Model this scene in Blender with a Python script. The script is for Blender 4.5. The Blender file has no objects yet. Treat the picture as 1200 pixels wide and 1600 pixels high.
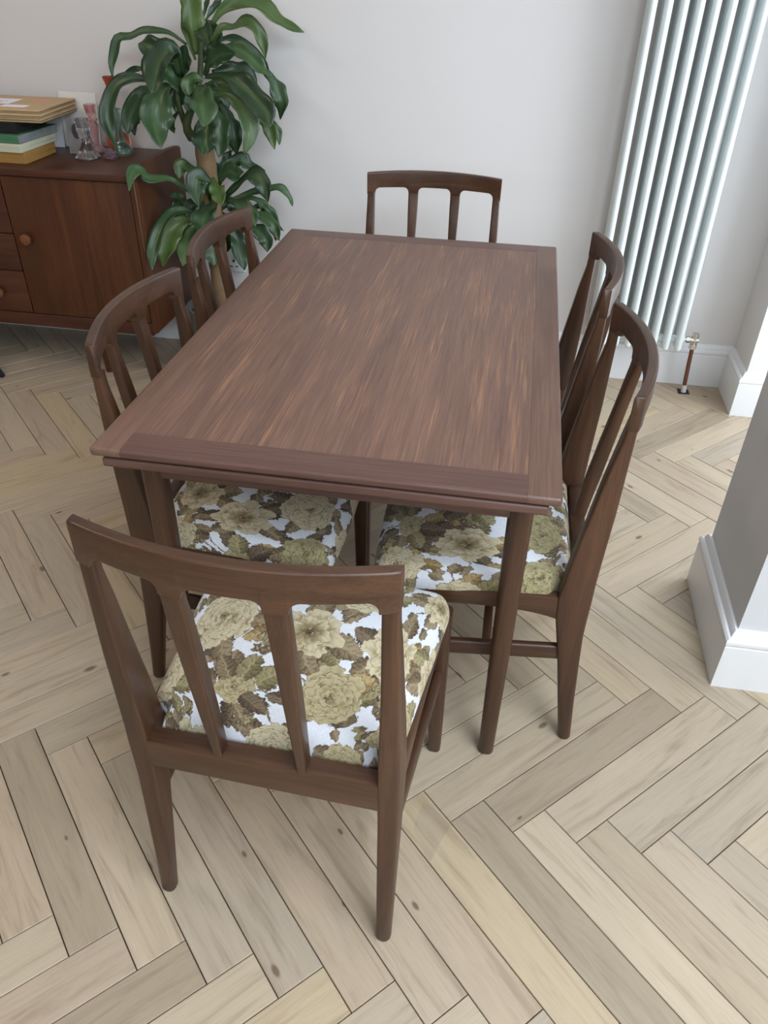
import bpy, bmesh, math, random
import numpy as np
from mathutils import Matrix, Vector

# ------------------------------------------------------------------ scene, camera, light
S = bpy.context.scene
COL = S.collection
S.view_settings.view_transform = 'Standard'
S.view_settings.look = 'None'
S.view_settings.gamma = 1.0
S.view_settings.use_curve_mapping = False
S.view_settings.exposure = 0.36

CAM_R = ((0.985425, -0.113646, 0.126579), (0.169192, 0.577563, -0.798621), (0.017653, 0.808397, 0.588373))
CAM_P = (-0.06508, -0.96186, 1.40316)
F_PX = 1215.9
cd = bpy.data.cameras.new('camera'); cam = bpy.data.objects.new('camera', cd); COL.objects.link(cam)
cam.matrix_world = Matrix.Translation(CAM_P) @ Matrix(CAM_R).to_4x4()
cd.sensor_fit = 'VERTICAL'; cd.sensor_height = 24.0; cd.sensor_width = 18.0
cd.lens = F_PX / 1600 * 24.0; cd.clip_start = 0.02
S.camera = cam

def lin(c):
    out = []
    for v in c[:3]:
        v = v / 255.0
        out.append(v / 12.92 if v <= 0.04045 else ((v + 0.055) / 1.055) ** 2.4)
    return (*out, 1.0)

world = bpy.data.worlds.new('overcast_sky'); S.world = world; world.use_nodes = True
bg = world.node_tree.nodes['Background']
bg.inputs['Color'].default_value = (0.80, 0.90, 1.0, 1); bg.inputs['Strength'].default_value = 1.0

def area(name, loc, direction, sx, sy, power, color):
    ld = bpy.data.lights.new(name, 'AREA'); ld.shape = 'RECTANGLE'; ld.size = sx; ld.size_y = sy
    ld.energy = power; ld.color = color
    o = bpy.data.objects.new(name, ld); COL.objects.link(o); o.location = loc
    o.rotation_euler = Vector(direction).to_track_quat('-Z', 'Y').to_euler()
    return o
DAY = (0.80, 0.895, 1.0)
area('daylight_rooflight', (1.0, -1.45, 2.66), (0, 0, -1), 1.05, 2.1, 76, DAY)
area('daylight_side_window', (1.30, 1.30, 1.15), (-1, 0, 0), 0.95, 1.9, 21, DAY)
area('daylight_rear_windows', (-0.3, -3.17, 1.85), (0, 1, 0), 2.6, 0.75, 18, DAY)  # unseen strip of high rear windows, daylight from behind the camera
area('warm_fill_left', (-2.3, 0.3, 2.58), (0, 0, -1), 0.5, 0.5, 9, (1.0, 0.78, 0.60))  # added warm fill that tints the left wall; no lamp is known here

# ------------------------------------------------------------------ mesh helpers
def link(name, mesh, mat=None, parent=None, smooth=True):
    o = bpy.data.objects.new(name, mesh); COL.objects.link(o)
    if mat is not None and not mesh.materials: mesh.materials.append(mat)
    if smooth:
        mesh.polygons.foreach_set('use_smooth', [True] * len(mesh.polygons))
    if parent is not None: o.parent = parent
    return o
def sharp(mesh, ang=40):
    try: mesh.set_sharp_from_angle(angle=math.radians(ang))
    except Exception: pass
def obj(name, bm, mat, parent=None, smooth=True, ang=40):
    bmesh.ops.recalc_face_normals(bm, faces=bm.faces[:])
    me = bpy.data.meshes.new(name); bm.to_mesh(me); bm.free()
    o = link(name, me, mat, parent, smooth)
    if smooth: sharp(me, ang)
    return o
def box_bm(x0, x1, y0, y1, z0, z1, bev=0.0, seg=2, bm=None):
    bm = bm or bmesh.new()
    r = bmesh.ops.create_cube(bm, size=1.0)
    vs = r['verts']
    bmesh.ops.scale(bm, vec=(x1 - x0, y1 - y0, z1 - z0), verts=vs)
    bmesh.ops.translate(bm, vec=((x0 + x1) / 2, (y0 + y1) / 2, (z0 + z1) / 2), verts=vs)
    if bev > 0:
        es = list({e for v in vs for e in v.link_edges})
        bmesh.ops.bevel(bm, geom=es, offset=bev, segments=seg, profile=0.6, affect='EDGES')
    return bm
def loft(rings, bm=None, cap=True, closed=True):
    bm = bm or bmesh.new()
    R = [[bm.verts.new(p) for p in r] for r in rings]
    n = len(R[0])
    for a, b in zip(R, R[1:]):
        for i in range(n if closed else n - 1):
            j = (i + 1) % n
            bm.faces.new((a[i], a[j], b[j], b[i]))
    if cap and closed:
        bm.faces.new(R[0][::-1]); bm.faces.new(R[-1])
    return bm
def rrect(hx, hy, r, seg=3):
    """rounded rectangle outline around the origin"""
    r = min(r, hx * 0.98, hy * 0.98); pts = []
    for (cx, cy, a0) in ((hx - r, hy - r, 0), (-hx + r, hy - r, 90), (-hx + r, -hy + r, 180), (hx - r, -hy + r, 270)):
        for k in range(seg + 1):
            a = math.radians(a0 + 90 * k / seg)
            pts.append((cx + r * math.cos(a), cy + r * math.sin(a)))
    return pts
def rrect2(hx, hy, rt, rb, seg=4):
    """rounded rectangle with its own radius for the upper and the lower corners"""
    pts = []
    for (sx, sy, a0, r) in ((1, 1, 0, rt), (-1, 1, 90, rt), (-1, -1, 180, rb), (1, -1, 270, rb)):
        for k in range(seg + 1):
            a = math.radians(a0 + 90 * k / seg)
            pts.append((sx * (hx - r) + r * math.cos(a), sy * (hy - r) + r * math.sin(a)))
    return pts
def lathe(profile, seg=28, bm=None, center=(0, 0, 0), rib=0, ribamp=0.0):
    bm = bm or bmesh.new(); rings = []
    for (r, z) in profile:
        ring = []
        for k in range(seg):
            a = 2 * math.pi * k / seg
            rr = r * (1 + (ribamp * math.cos(rib * a) if rib else 0))
            ring.append((center[0] + rr * math.cos(a), center[1] + rr * math.sin(a), center[2] + z))
        rings.append(ring)
    return loft(rings, bm)
def tube(pts, rad, seg=12, bm=None):
    bm = bm or bmesh.new(); rings = []
    pts = [Vector(p) for p in pts]
    rads = rad if isinstance(rad, (list, tuple)) else [rad] * len(pts)
    ref = None
    for i, p in enumerate(pts):
        t = (pts[min(i + 1, len(pts) - 1)] - pts[max(i - 1, 0)]).normalized()
        if ref is None:
            ref = Vector((1, 0, 0)) if abs(t.x) < 0.8 else Vector((0, 1, 0))
        n = (ref - t * ref.dot(t)).normalized(); b = t.cross(n); ref = n
        rings.append([p + (n * math.cos(2 * math.pi * k / seg) + b * math.sin(2 * math.pi * k / seg)) * rads[i] for k in range(seg)])
    return loft(rings, bm)
def empty(name, loc, rz=0.0):
    o = bpy.data.objects.new(name, None); COL.objects.link(o); o.location = loc; o.rotation_euler = (0, 0, rz)
    o.empty_display_size = 0.1
    return o
def tag(o, label=None, cat=None, group=None, kind=None):
    if label: o['label'] = label
    if cat: o['category'] = cat
    if group: o['group'] = group
    if kind: o['kind'] = kind
    return o
def copy_tree(o, parent=None):
    c = o.copy(); COL.objects.link(c); c.parent = parent
    for ch in list(o.children): copy_tree(ch, c)
    return c
def bez(pts, n):
    """Catmull-Rom through points"""
    P = [Vector(p) for p in pts]; P = [P[0] * 2 - P[1]] + P + [P[-1] * 2 - P[-2]]
    out = []
    m = len(P) - 3
    for i in range(n + 1):
        t = i / n * m; k = min(int(t), m - 1); u = t - k
        a, b, c, d = P[k:k + 4]
        out.append(0.5 * ((2 * b) + (c - a) * u + (2 * a - 5 * b + 4 * c - d) * u * u + (3 * b - a - 3 * c + d) * u ** 3))
    return out

# ------------------------------------------------------------------ materials
def mat(name):
    m = bpy.data.materials.new(name); m.use_nodes = True
    nt = m.node_tree; b = nt.nodes['Principled BSDF']
    return m, nt, b
def node(nt, typ, **kw):
    n = nt.nodes.new(typ)
    for k, v in kw.items():
        if k in n.inputs: n.inputs[k].default_value = v
        else: setattr(n, k, v)
    return n
def ramp(nt, stops, interp='LINEAR'):
    n = nt.nodes.new('ShaderNodeValToRGB'); cr = n.color_ramp; cr.interpolation = interp
    while len(cr.elements) < len(stops): cr.elements.new(0.5)
    for e, (p, c) in zip(cr.elements, stops): e.position = p; e.color = c
    return n
def mixc(nt, blend, fac, a, b):
    n = nt.nodes.new('ShaderNodeMix'); n.data_type = 'RGBA'; n.blend_type = blend
    def put(sock, v):
        if hasattr(v, 'links'): nt.links.new(v, sock)
        else: sock.default_value = v
    put(n.inputs[0], fac); put(n.inputs[6], a); put(n.inputs[7], b)
    return n.outputs[2]
def mathn(nt, op, a, b=None, c=None, clamp=False):
    n = nt.nodes.new('ShaderNodeMath'); n.operation = op; n.use_clamp = clamp
    for i, v in enumerate((a, b, c)):
        if v is None: continue
        if hasattr(v, 'links'): nt.links.new(v, n.inputs[i])
        else: n.inputs[i].default_value = v
    return n.outputs[0]
def plain(name, c, rough=0.5, metal=0.0, bump=0.0, bscale=200.0, vary=0.0, spec=0.5):
    m, nt, b = mat(name)
    b.inputs['Roughness'].default_value = rough; b.inputs['Metallic'].default_value = metal
    b.inputs['Specular IOR Level'].default_value = spec
    tc = node(nt, 'ShaderNodeTexCoord')
    nz = node(nt, 'ShaderNodeTexNoise', Scale=bscale, Detail=3.0); nt.links.new(tc.outputs['Object'], nz.inputs['Vector'])
    if vary > 0:
        c1 = lin(c); c0 = tuple(v * (1 - vary) for v in c1[:3]) + (1,)
        r = ramp(nt, [(0.3, c0), (0.7, c1)])
        nz2 = node(nt, 'ShaderNodeTexNoise', Scale=bscale * 0.1, Detail=4.0); nt.links.new(tc.outputs['Object'], nz2.inputs['Vector'])
        nt.links.new(nz2.outputs['Fac'], r.inputs['Fac']); nt.links.new(r.outputs['Color'], b.inputs['Base Color'])
    else:
        b.inputs['Base Color'].default_value = lin(c)
    if bump > 0:
        bp = node(nt, 'ShaderNodeBump', Strength=bump, Distance=0.002)
        nt.links.new(nz.outputs['Fac'], bp.inputs['Height']); nt.links.new(bp.outputs['Normal'], b.inputs['Normal'])
    return m
def grain_vec(nt, axis, along, across, offset=True):
    tc = node(nt, 'ShaderNodeTexCoord'); mp = node(nt, 'ShaderNodeMapping')
    sc = [across] * 3; sc['xyz'.index(axis)] = along; mp.inputs['Scale'].default_value = sc
    src = tc.outputs['Object']
    if offset:
        oi = node(nt, 'ShaderNodeObjectInfo')
        cx = node(nt, 'ShaderNodeCombineXYZ')
        k = mathn(nt, 'MULTIPLY', oi.outputs['Random'], 37.0)
        for i in range(3): nt.links.new(k, cx.inputs[i])
        va = node(nt, 'ShaderNodeVectorMath', operation='ADD')
        nt.links.new(tc.outputs['Object'], va.inputs[0]); nt.links.new(cx.outputs[0], va.inputs[1]); src = va.outputs[0]
    nt.links.new(src, mp.inputs['Vector'])
    return mp.outputs['Vector']
def wood(name, axis, dark, mid, light, rough=0.34, streak=0.5, ribbons=None, coat=0.0):
    m, nt, b = mat(name)
    v1 = grain_vec(nt, axis, 1.6, 26.0); v2 = grain_vec(nt, axis, 6.0, 330.0); v3 = grain_vec(nt, axis, 0.9, 5.0)
    n1 = node(nt, 'ShaderNodeTexNoise', Scale=1.0, Detail=5.0, Roughness=0.6, Distortion=0.6); nt.links.new(v1, n1.inputs['Vector'])
    n2 = node(nt, 'ShaderNodeTexNoise', Scale=1.0, Detail=4.0, Roughness=0.7); nt.links.new(v2, n2.inputs['Vector'])
    n3 = node(nt, 'ShaderNodeTexNoise', Scale=1.0, Detail=3.0); nt.links.new(v3, n3.inputs['Vector'])
    s = mathn(nt, 'ADD', mathn(nt, 'MULTIPLY', n1.outputs['Fac'], 0.65), mathn(nt, 'MULTIPLY', n3.outputs['Fac'], 0.35))
    r = ramp(nt, [(0.30, lin(dark)), (0.5, lin(mid)), (0.72, lin(light))])
    nt.links.new(s, r.inputs['Fac'])
    r2 = ramp(nt, [(0.35, (1 - streak * 0.55,) * 3 + (1,)), (0.6, (1 + streak * 0.12,) * 3 + (1,))])
    nt.links.new(n2.outputs['Fac'], r2.inputs['Fac'])
    colr = mixc(nt, 'MULTIPLY', 1.0, r.outputs['Color'], r2.outputs['Color'])
    if ribbons:
        v4 = grain_vec(nt, axis, 7.0, 420.0); v5 = grain_vec(nt, axis, 5.0, 40.0)
        n4 = node(nt, 'ShaderNodeTexNoise', Scale=1.0, Detail=3.0, Roughness=0.6); nt.links.new(v4, n4.inputs['Vector'])
        n5 = node(nt, 'ShaderNodeTexNoise', Scale=1.0, Detail=2.0); nt.links.new(v5, n5.inputs['Vector'])
        a = ramp(nt, [(0.47, (0, 0, 0, 1)), (0.68, (0.9, 0.9, 0.9, 1))]); nt.links.new(n4.outputs['Fac'], a.inputs['Fac'])
        c = ramp(nt, [(0.44, (0.08, 0.08, 0.08, 1)), (0.70, (1, 1, 1, 1))]); nt.links.new(n5.outputs['Fac'], c.inputs['Fac'])
        f = mathn(nt, 'MULTIPLY', a.outputs['Color'], c.outputs['Color'])
        colr = mixc(nt, 'MIX', f, colr, lin(ribbons))
    nt.links.new(colr, b.inputs['Base Color'])
    rr = node(nt, 'ShaderNodeMapRange'); rr.inputs['To Min'].default_value = rough - 0.07; rr.inputs['To Max'].default_value = rough + 0.12
    nt.links.new(n1.outputs['Fac'], rr.inputs['Value']); nt.links.new(rr.outputs[0], b.inputs['Roughness'])
    bp = node(nt, 'ShaderNodeBump', Strength=0.12, Distance=0.0006); nt.links.new(n2.outputs['Fac'], bp.inputs['Height'])
    nt.links.new(bp.outputs['Normal'], b.inputs['Normal'])
    b.inputs['Coat Weight'].default_value = coat; b.inputs['Coat Roughness'].default_value = 0.25
    return m
CD, CM, CL = (54, 35, 24), (76, 50, 34), (99, 67, 46)
W_X = wood('teak_x', 'x', CD, CM, CL); W_Y = wood('teak_y', 'y', CD, CM, CL); W_Z = wood('teak_z', 'z', CD, CM, CL)
TD, TM, TL = (98, 71, 60), (115, 85, 72), (130, 98, 82)
T_TOP = wood('table_ribbon_veneer', 'y', TD, TM, TL, rough=0.42, ribbons=(166, 122, 88))
T_X = wood('table_lipping_x', 'x', (86, 60, 52), (100, 71, 62), (114, 84, 73), rough=0.40)
T_Y = wood('table_lipping_y', 'y', (88, 64, 53), (107, 79, 66), (126, 95, 78), rough=0.40)
SB_Z = wood('sideboard_teak_z', 'z', (60, 30, 14), (82, 44, 20), (106, 61, 28), rough=0.40)
SB_X = wood('sideboard_teak_x', 'x', (58, 30, 20), (78, 42, 27), (96, 55, 36), rough=0.36)
SB_K = wood('sideboard_knob_teak', 'z', (92, 52, 28), (116, 70, 40), (136, 86, 52), rough=0.4)
WALL = plain('wall_paint', (226, 222, 219), 0.85, bump=0.05, bscale=350)
WALLB = plain('low_bounce_wall', (138, 142, 146), 0.85, bump=0.05, bscale=350)  # unseen left and back walls, darkened to cut their bounced light
PILLAR = plain('pillar_paint', (216, 217, 219), 0.8, bump=0.05, bscale=350)
TRIM = plain('skirting_gloss', (236, 237, 238), 0.35, bump=0.03, bscale=120)
CEIL = plain('ceiling_paint', (235, 233, 230), 0.9, bump=0.03)
DARK = plain('floor_joint', (60, 46, 34), 0.9, bump=0.2)
RAD = plain('radiator_enamel', (226, 233, 232), 0.32, bump=0.02, bscale=60)
CHROME = plain('brushed_nickel', (205, 200, 192), 0.25, metal=1.0, bump=0.05)
COPPER = plain('copper_pipe', (140, 92, 70), 0.45, metal=0.7, bump=0.15, bscale=40, vary=0.45)
BLACKM = plain('black_lacquer', (24, 25, 28), 0.4, bump=0.05)
CARD = plain('kraft_card', (200, 170, 132), 0.8, bump=0.15, bscale=90, vary=0.06)
CARDEDGE = plain('kraft_card_edge', (172, 148, 108), 0.85, bump=0.3, bscale=160, vary=0.2)
PAPER = plain('white_paper', (240, 242, 248), 0.7, bump=0.02)
PINK = plain('pink_stamp', (236, 150, 150), 0.7, bump=0.02)
INK = plain('grey_ink', (150, 158, 185), 0.8, bump=0.02)
TAPE = plain('paper_tape', (214, 200, 176), 0.6, bump=0.05)
MUST = plain('mustard_cloth', (166, 126, 64), 0.75, bump=0.1, vary=0.08)
SAGE = plain('pale_sage_board', (200, 201, 176), 0.7, bump=0.05, vary=0.05)
GREENB = plain('green_board', (70, 122, 86), 0.6, bump=0.05, vary=0.08)
GREYB = plain('grey_slipcase', (140, 146, 146), 0.35, bump=0.05, vary=0.25, bscale=300)
BLACKB = plain('black_cloth', (22, 20, 22), 0.8, bump=0.2)
PAGES = plain('book_pages', (226, 220, 205), 0.85, bump=0.3, bscale=300)
IVORY = plain('ivory_card', (236, 232, 226), 0.7, bump=0.03)
SILVER = plain('silver_filigree', (196, 194, 192), 0.4, metal=0.6, bump=0.8, bscale=180, vary=0.35)
DKOVAL = plain('dark_glass_oval', (80, 78, 80), 0.25, bump=0.02)
SOCKET = plain('white_plastic', (228, 228, 226), 0.35, bump=0.02)
BLACKH = plain('socket_slot', (30, 30, 30), 0.6, bump=0.02)
BARK = plain('cane_bark', (150, 122, 90), 0.85, bump=0.9, bscale=70, vary=0.45)
SOIL = plain('soil', (58, 44, 34), 0.95, bump=1.0, bscale=80, vary=0.4)
POT = plain('grey_pot', (120, 120, 118), 0.5, bump=0.1, vary=0.1)
STEM = plain('green_stem', (70, 84, 48), 0.7, bump=0.3, vary=0.3)

def glass(name, c, rough=0.03, dens=1.0):
    m, nt, b = mat(name)
    b.inputs['Base Color'].default_value = lin(c); b.inputs['Roughness'].default_value = rough
    b.inputs['Transmission Weight'].default_value = dens; b.inputs['IOR'].default_value = 1.48
    tc = node(nt, 'ShaderNodeTexCoord'); nz = node(nt, 'ShaderNodeTexNoise', Scale=60.0); nt.links.new(tc.outputs['Object'], nz.inputs['Vector'])
    bp = node(nt, 'ShaderNodeBump', Strength=0.08, Distance=0.002); nt.links.new(nz.outputs['Fac'], bp.inputs['Height']); nt.links.new(bp.outputs['Normal'], b.inputs['Normal'])
    return m
G_CLEAR = glass('clear_pressed_glass', (235, 236, 238)); G_PINK = glass('pink_glass', (240, 200, 206), dens=0.95)
G_GREEN = glass('teal_glass', (150, 198, 184), dens=0.95); G_AMBER = glass('amber_glass', (226, 140, 108), dens=0.92)
G_PURP = glass('amethyst_glass', (190, 158, 176), dens=0.9)

def film_mat():
    m, nt, b = mat('clear_film')
    tr = node(nt, 'ShaderNodeBsdfTransparent'); tr.inputs[0].default_value = (1, 1, 1, 1)
    gl = node(nt, 'ShaderNodeBsdfGlossy', Roughness=0.55)
    nz = node(nt, 'ShaderNodeTexNoise', Scale=30.0); tc = node(nt, 'ShaderNodeTexCoord'); nt.links.new(tc.outputs['Object'], nz.inputs['Vector'])
    bp = node(nt, 'ShaderNodeBump', Strength=0.4, Distance=0.004); nt.links.new(nz.outputs['Fac'], bp.inputs['Height']); nt.links.new(bp.outputs['Normal'], gl.inputs['Normal'])
    mx = node(nt, 'ShaderNodeMixShader'); mx.inputs[0].default_value = 0.11
    nt.links.new(tr.outputs[0], mx.inputs[1]); nt.links.new(gl.outputs[0], mx.inputs[2])
    nt.links.new(mx.outputs[0], nt.nodes['Material Output'].inputs['Surface'])
    return m
FILM = film_mat()

def plank_mat():
    m, nt, b = mat('whitewashed_oak')
    oi = node(nt, 'ShaderNodeObjectInfo')
    tone = ramp(nt, [(0.0, lin((161, 145, 123))), (0.15, lin((183, 166, 142))), (0.35, lin((172, 157, 138))), (0.55, lin((188, 171, 146))), (0.75, lin((177, 158, 137))), (0.9, lin((186, 167, 137))), (1.0, lin((167, 154, 136)))])
    nt.links.new(oi.outputs['Random'], tone.inputs['Fac'])
    v1 = grain_vec(nt, 'x', 3.2, 34.0); v2 = grain_vec(nt, 'x', 14.0, 300.0); v3 = grain_vec(nt, 'x', 5.0, 11.0); v4 = grain_vec(nt, 'x', 2.0, 6.0)
    n1 = node(nt, 'ShaderNodeTexNoise', Scale=1.0, Detail=5.0, Roughness=0.62, Distortion=1.2); nt.links.new(v1, n1.inputs['Vector'])
    n2 = node(nt, 'ShaderNodeTexNoise', Scale=1.0, Detail=3.0, Roughness=0.7); nt.links.new(v2, n2.inputs['Vector'])
    g1 = ramp(nt, [(0.28, (0.76, 0.73, 0.69, 1)), (0.48, (1, 1, 1, 1)), (0.72, (1.09, 1.09, 1.08, 1))]); nt.links.new(n1.outputs['Fac'], g1.inputs['Fac'])
    g2 = ramp(nt, [(0.3, (0.88, 0.87, 0.86, 1)), (0.5, (1, 1, 1, 1))]); nt.links.new(n2.outputs['Fac'], g2.inputs['Fac'])
    c = mixc(nt, 'MULTIPLY', 1.0, tone.outputs['Color'], g1.outputs['Color'])
    c = mixc(nt, 'MULTIPLY', 0.8, c, g2.outputs['Color'])
    # grey mineral streaks
    n4 = node(nt, 'ShaderNodeTexNoise', Scale=1.0, Detail=3.0, Distortion=0.8); nt.links.new(v4, n4.inputs['Vector'])
    st = ramp(nt, [(0.66, (0, 0, 0, 1)), (0.78, (0.65, 0.65, 0.65, 1))]); nt.links.new(n4.outputs['Fac'], st.inputs['Fac'])
    c = mixc(nt, 'MIX', st.outputs['Color'], c, lin((158, 148, 134)))
    # knots
    vo = node(nt, 'ShaderNodeTexVoronoi', Scale=1.0, voronoi_dimensions='2D'); nt.links.new(v3, vo.inputs['Vector'])
    sep = node(nt, 'ShaderNodeSeparateColor'); nt.links.new(vo.outputs['Color'], sep.inputs['Color'])
    pick = mathn(nt, 'GREATER_THAN', sep.outputs[0], 0.83)
    sz = mathn(nt, 'MULTIPLY_ADD', sep.outputs[1], 0.07, 0.03)
    dd = mathn(nt, 'DIVIDE', vo.outputs['Distance'], sz)
    kn = ramp(nt, [(0.5, (0.85, 0.85, 0.85, 1)), (0.75, (0.3, 0.3, 0.3, 1)), (1.0, (0, 0, 0, 1))]); nt.links.new(dd, kn.inputs['Fac'])
    f = mathn(nt, 'MULTIPLY', kn.outputs['Color'], pick)
    c = mixc(nt, 'MIX', f, c, lin((104, 84, 66)))
    nt.links.new(c, b.inputs['Base Color'])
    b.inputs['Roughness'].default_value = 0.48; b.inputs['Specular IOR Level'].default_value = 0.4
    bp = node(nt, 'ShaderNodeBump', Strength=0.08, Distance=0.0006); nt.links.new(n2.outputs['Fac'], bp.inputs['Height']); nt.links.new(bp.outputs['Normal'], b.inputs['Normal'])
    return m
OAK = plank_mat()

def leaf_mat():
    m, nt, b = mat('dracaena_leaf')
    oi = node(nt, 'ShaderNodeObjectInfo')
    at = node(nt, 'ShaderNodeAttribute', attribute_name='across')
    base = ramp(nt, [(0.0, lin((36, 58, 36))), (0.4, lin((48, 74, 46))), (0.75, lin((62, 88, 54))), (1.0, lin((84, 104, 52)))]); nt.links.new(oi.outputs['Random'], base.inputs['Fac'])
    tc = node(nt, 'ShaderNodeTexCoord'); nz = node(nt, 'ShaderNodeTexNoise', Scale=14.0, Detail=3.0); nt.links.new(tc.outputs['Object'], nz.inputs['Vector'])
    vv = ramp(nt, [(0.3, (0.82, 0.84, 0.8, 1)), (0.7, (1.1, 1.1, 1.05, 1))]); nt.links.new(nz.outputs['Fac'], vv.inputs['Fac'])
    c = mixc(nt, 'MULTIPLY', 1.0, base.outputs['Color'], vv.outputs['Color'])
    mid = ramp(nt, [(0.0, (0.55, 0.55, 0.55, 1)), (0.10, (0.25, 0.25, 0.25, 1)), (0.4, (0, 0, 0, 1))]); nt.links.new(at.outputs['Fac'], mid.inputs['Fac'])
    c = mixc(nt, 'MIX', mid.outputs['Color'], c, lin((84, 112, 60)))
    nt.links.new(c, b.inputs['Base Color']); b.inputs['Roughness'].default_value = 0.33
    b.inputs['Subsurface Weight'].default_value = 0.0
    wv = node(nt, 'ShaderNodeMath', operation='SINE'); k = mathn(nt, 'MULTIPLY', at.outputs['Fac'], 46.0); nt.links.new(k, wv.inputs[0])
    bp = node(nt, 'ShaderNodeBump', Strength=0.12, Distance=0.001); nt.links.new(wv.outputs[0], bp.inputs['Height']); nt.links.new(bp.outputs['Normal'], b.inputs['Normal'])
    return m
LEAF = leaf_mat()

def fabric_mat():
    m, nt, b = mat('floral_tapestry')
    at = node(nt, 'ShaderNodeAttribute', attribute_name='print')
    tc = node(nt, 'ShaderNodeTexCoord'); nz = node(nt, 'ShaderNodeTexNoise', Scale=900.0, Detail=2.0); nt.links.new(tc.outputs['Object'], nz.inputs['Vector'])
    vv = ramp(nt, [(0.3, (0.84, 0.84, 0.84, 1)), (0.7, (1.08, 1.08, 1.08, 1))]); nt.links.new(nz.outputs['Fac'], vv.inputs['Fac'])
    c = mixc(nt, 'MULTIPLY', 0.8, at.outputs['Color'], vv.outputs['Color'])
    nt.links.new(c, b.inputs['Base Color']); b.inputs['Roughness'].default_value = 0.9; b.inputs['Specular IOR Level'].default_value = 0.2
    b.inputs['Sheen Weight'].default_value = 0.15
    bp = node(nt, 'ShaderNodeBump', Strength=0.25, Distance=0.001); nt.links.new(nz.outputs['Fac'], bp.inputs['Height']); nt.links.new(bp.outputs['Normal'], b.inputs['Normal'])
    return m
FABRIC = fabric_mat()

# ------------------------------------------------------------------ room shell
XL, YB, ZC, YF = -3.6, -3.2, 2.6, 2.055
def struct(name, bm, m, smooth=False):
    return tag(obj(name, bm, m, None, smooth), kind='structure')
struct('wall_far', box_bm(XL, 1.25, YF, YF + 0.1, 0, ZC), WALL)
struct('wall_left', box_bm(XL - 0.1, XL, YB, YF + 0.1, 0, ZC), WALLB)
struct('ceiling', box_bm(XL - 0.1, 0.47, YB, YF + 0.1, ZC, ZC + 0.1), CEIL)
struct('ceiling', box_bm(0.47, 1.65, -0.38, YF + 0.1, ZC, ZC + 0.1), CEIL)
struct('ceiling', box_bm(0.47, 1.65, YB, -2.52, ZC, ZC + 0.1), CEIL)
struct('wall_back', box_bm(XL, -2.25, YB - 0.1, YB, 0, ZC), WALLB)
struct('wall_back', box_bm(-2.25, 1.05, YB - 0.1, YB, 2.25, ZC), WALLB)
struct('wall_back', box_bm(-2.25, 1.05, YB - 0.1, YB, 0, 1.44), WALLB)
struct('wall_back', box_bm(1.05, 1.6, YB - 0.1, YB, 0, ZC), WALLB)
struct('wall_right', box_bm(1.55, 1.65, YB, 0.425, 0, ZC), WALL)
struct('wall_pier', box_bm(0.531, 1.65, 0.425, 0.775, 0, ZC), PILLAR)
struct('wall_nib', box_bm(0.822, 1.25, 1.823, YF, 0, ZC), WALL)
struct('wall_right', box_bm(1.25, 1.35, 0.775, 1.823, 2.15, ZC), WALL)
struct('wall_right', box_bm(1.25, 1.35, 1.823, YF + 0.1, 0, ZC), WALL)

# skirting boards: one moulded profile run along a path, mitred at the corners
SK = [(0.0, 0.0), (0.0215, 0.0), (0.0215, 0.128), (0.0195, 0.1305), (0.0215, 0.133), (0.0235, 0.139), (0.0225, 0.146), (0.018, 0.151),
      (0.013, 0.1525), (0.0125, 0.156), (0.010, 0.164), (0.006, 0.169), (0.0, 0.170)]
def skirting(name, path):
    """path: 2D points along the wall face, room on the left of travel"""
    P = [Vector(p) for p in path]; rings = []
    for i, p in enumerate(P):
        d0 = (P[i] - P[i - 1]).normalized() if i else None
        d1 = (P[i + 1] - P[i]).normalized() if i < len(P) - 1 else None
        n0 = Vector((-d0.y, d0.x)) if d0 else None; n1 = Vector((-d1.y, d1.x)) if d1 else None
        if n0 is None: n = n1
        elif n1 is None: n = n0
        else:
            n = (n0 + n1); n = n / n.dot(n0)
        rings.append([(p.x + n.x * t, p.y + n.y * t, z) for t, z in SK])
    return tag(obj(name, loft(rings), TRIM, None, True, 30), kind='structure')
skirting('baseboard_far', [(0.822, YF), (XL, YF)])
skirting('baseboard_nib', [(1.25, 1.823), (0.822, 1.823), (0.822, YF)])
skirting('baseboard_pier', [(1.55, 0.425), (0.531, 0.425), (0.531, 0.775), (1.25, 0.775)])
skirting('baseboard_left', [(XL, YF), (XL, YB)])

# ------------------------------------------------------------------ herringbone floor
floor = struct('floor', box_bm(XL, 1.6, YB, YF, -0.05, -0.0125), DARK)
PW = 0.087; PN = 6; SQ = 2 ** -0.5
GAP, BEV, PT = 0.0009, 0.0011, 0.012
Rm = np.array(CAM_R); Cm = np.array(CAM_P)
def project(p):
    d = (np.array(p) - Cm) @ Rm
    if d[2] > -0.05: return None
    return 600 + F_PX * d[0] / -d[2], 800 - F_PX * d[1] / -d[2]
def unproj(px, py, Y):
    d = Rm @ np.array([(px - 600) / F_PX, -(py - 800) / F_PX, -1.0]); t = (Y - Cm[1]) / d[1]
    return Vector(Cm + d * t)
def uvw(u, v): return ((u + v) * SQ * PW, (u - v) * SQ * PW)
def clip(poly, f):
    out = []
    for i in range(len(poly)):
        a, b = poly[i], poly[(i + 1) % len(poly)]; fa, fb = f(a), f(b)
        if fa >= 0: out.append(a)
        if (fa >= 0) != (fb >= 0):
            t = fa / (fa - fb); out.append((a[0] + (b[0] - a[0]) * t, a[1] + (b[1] - a[1]) * t))
    return out
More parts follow.
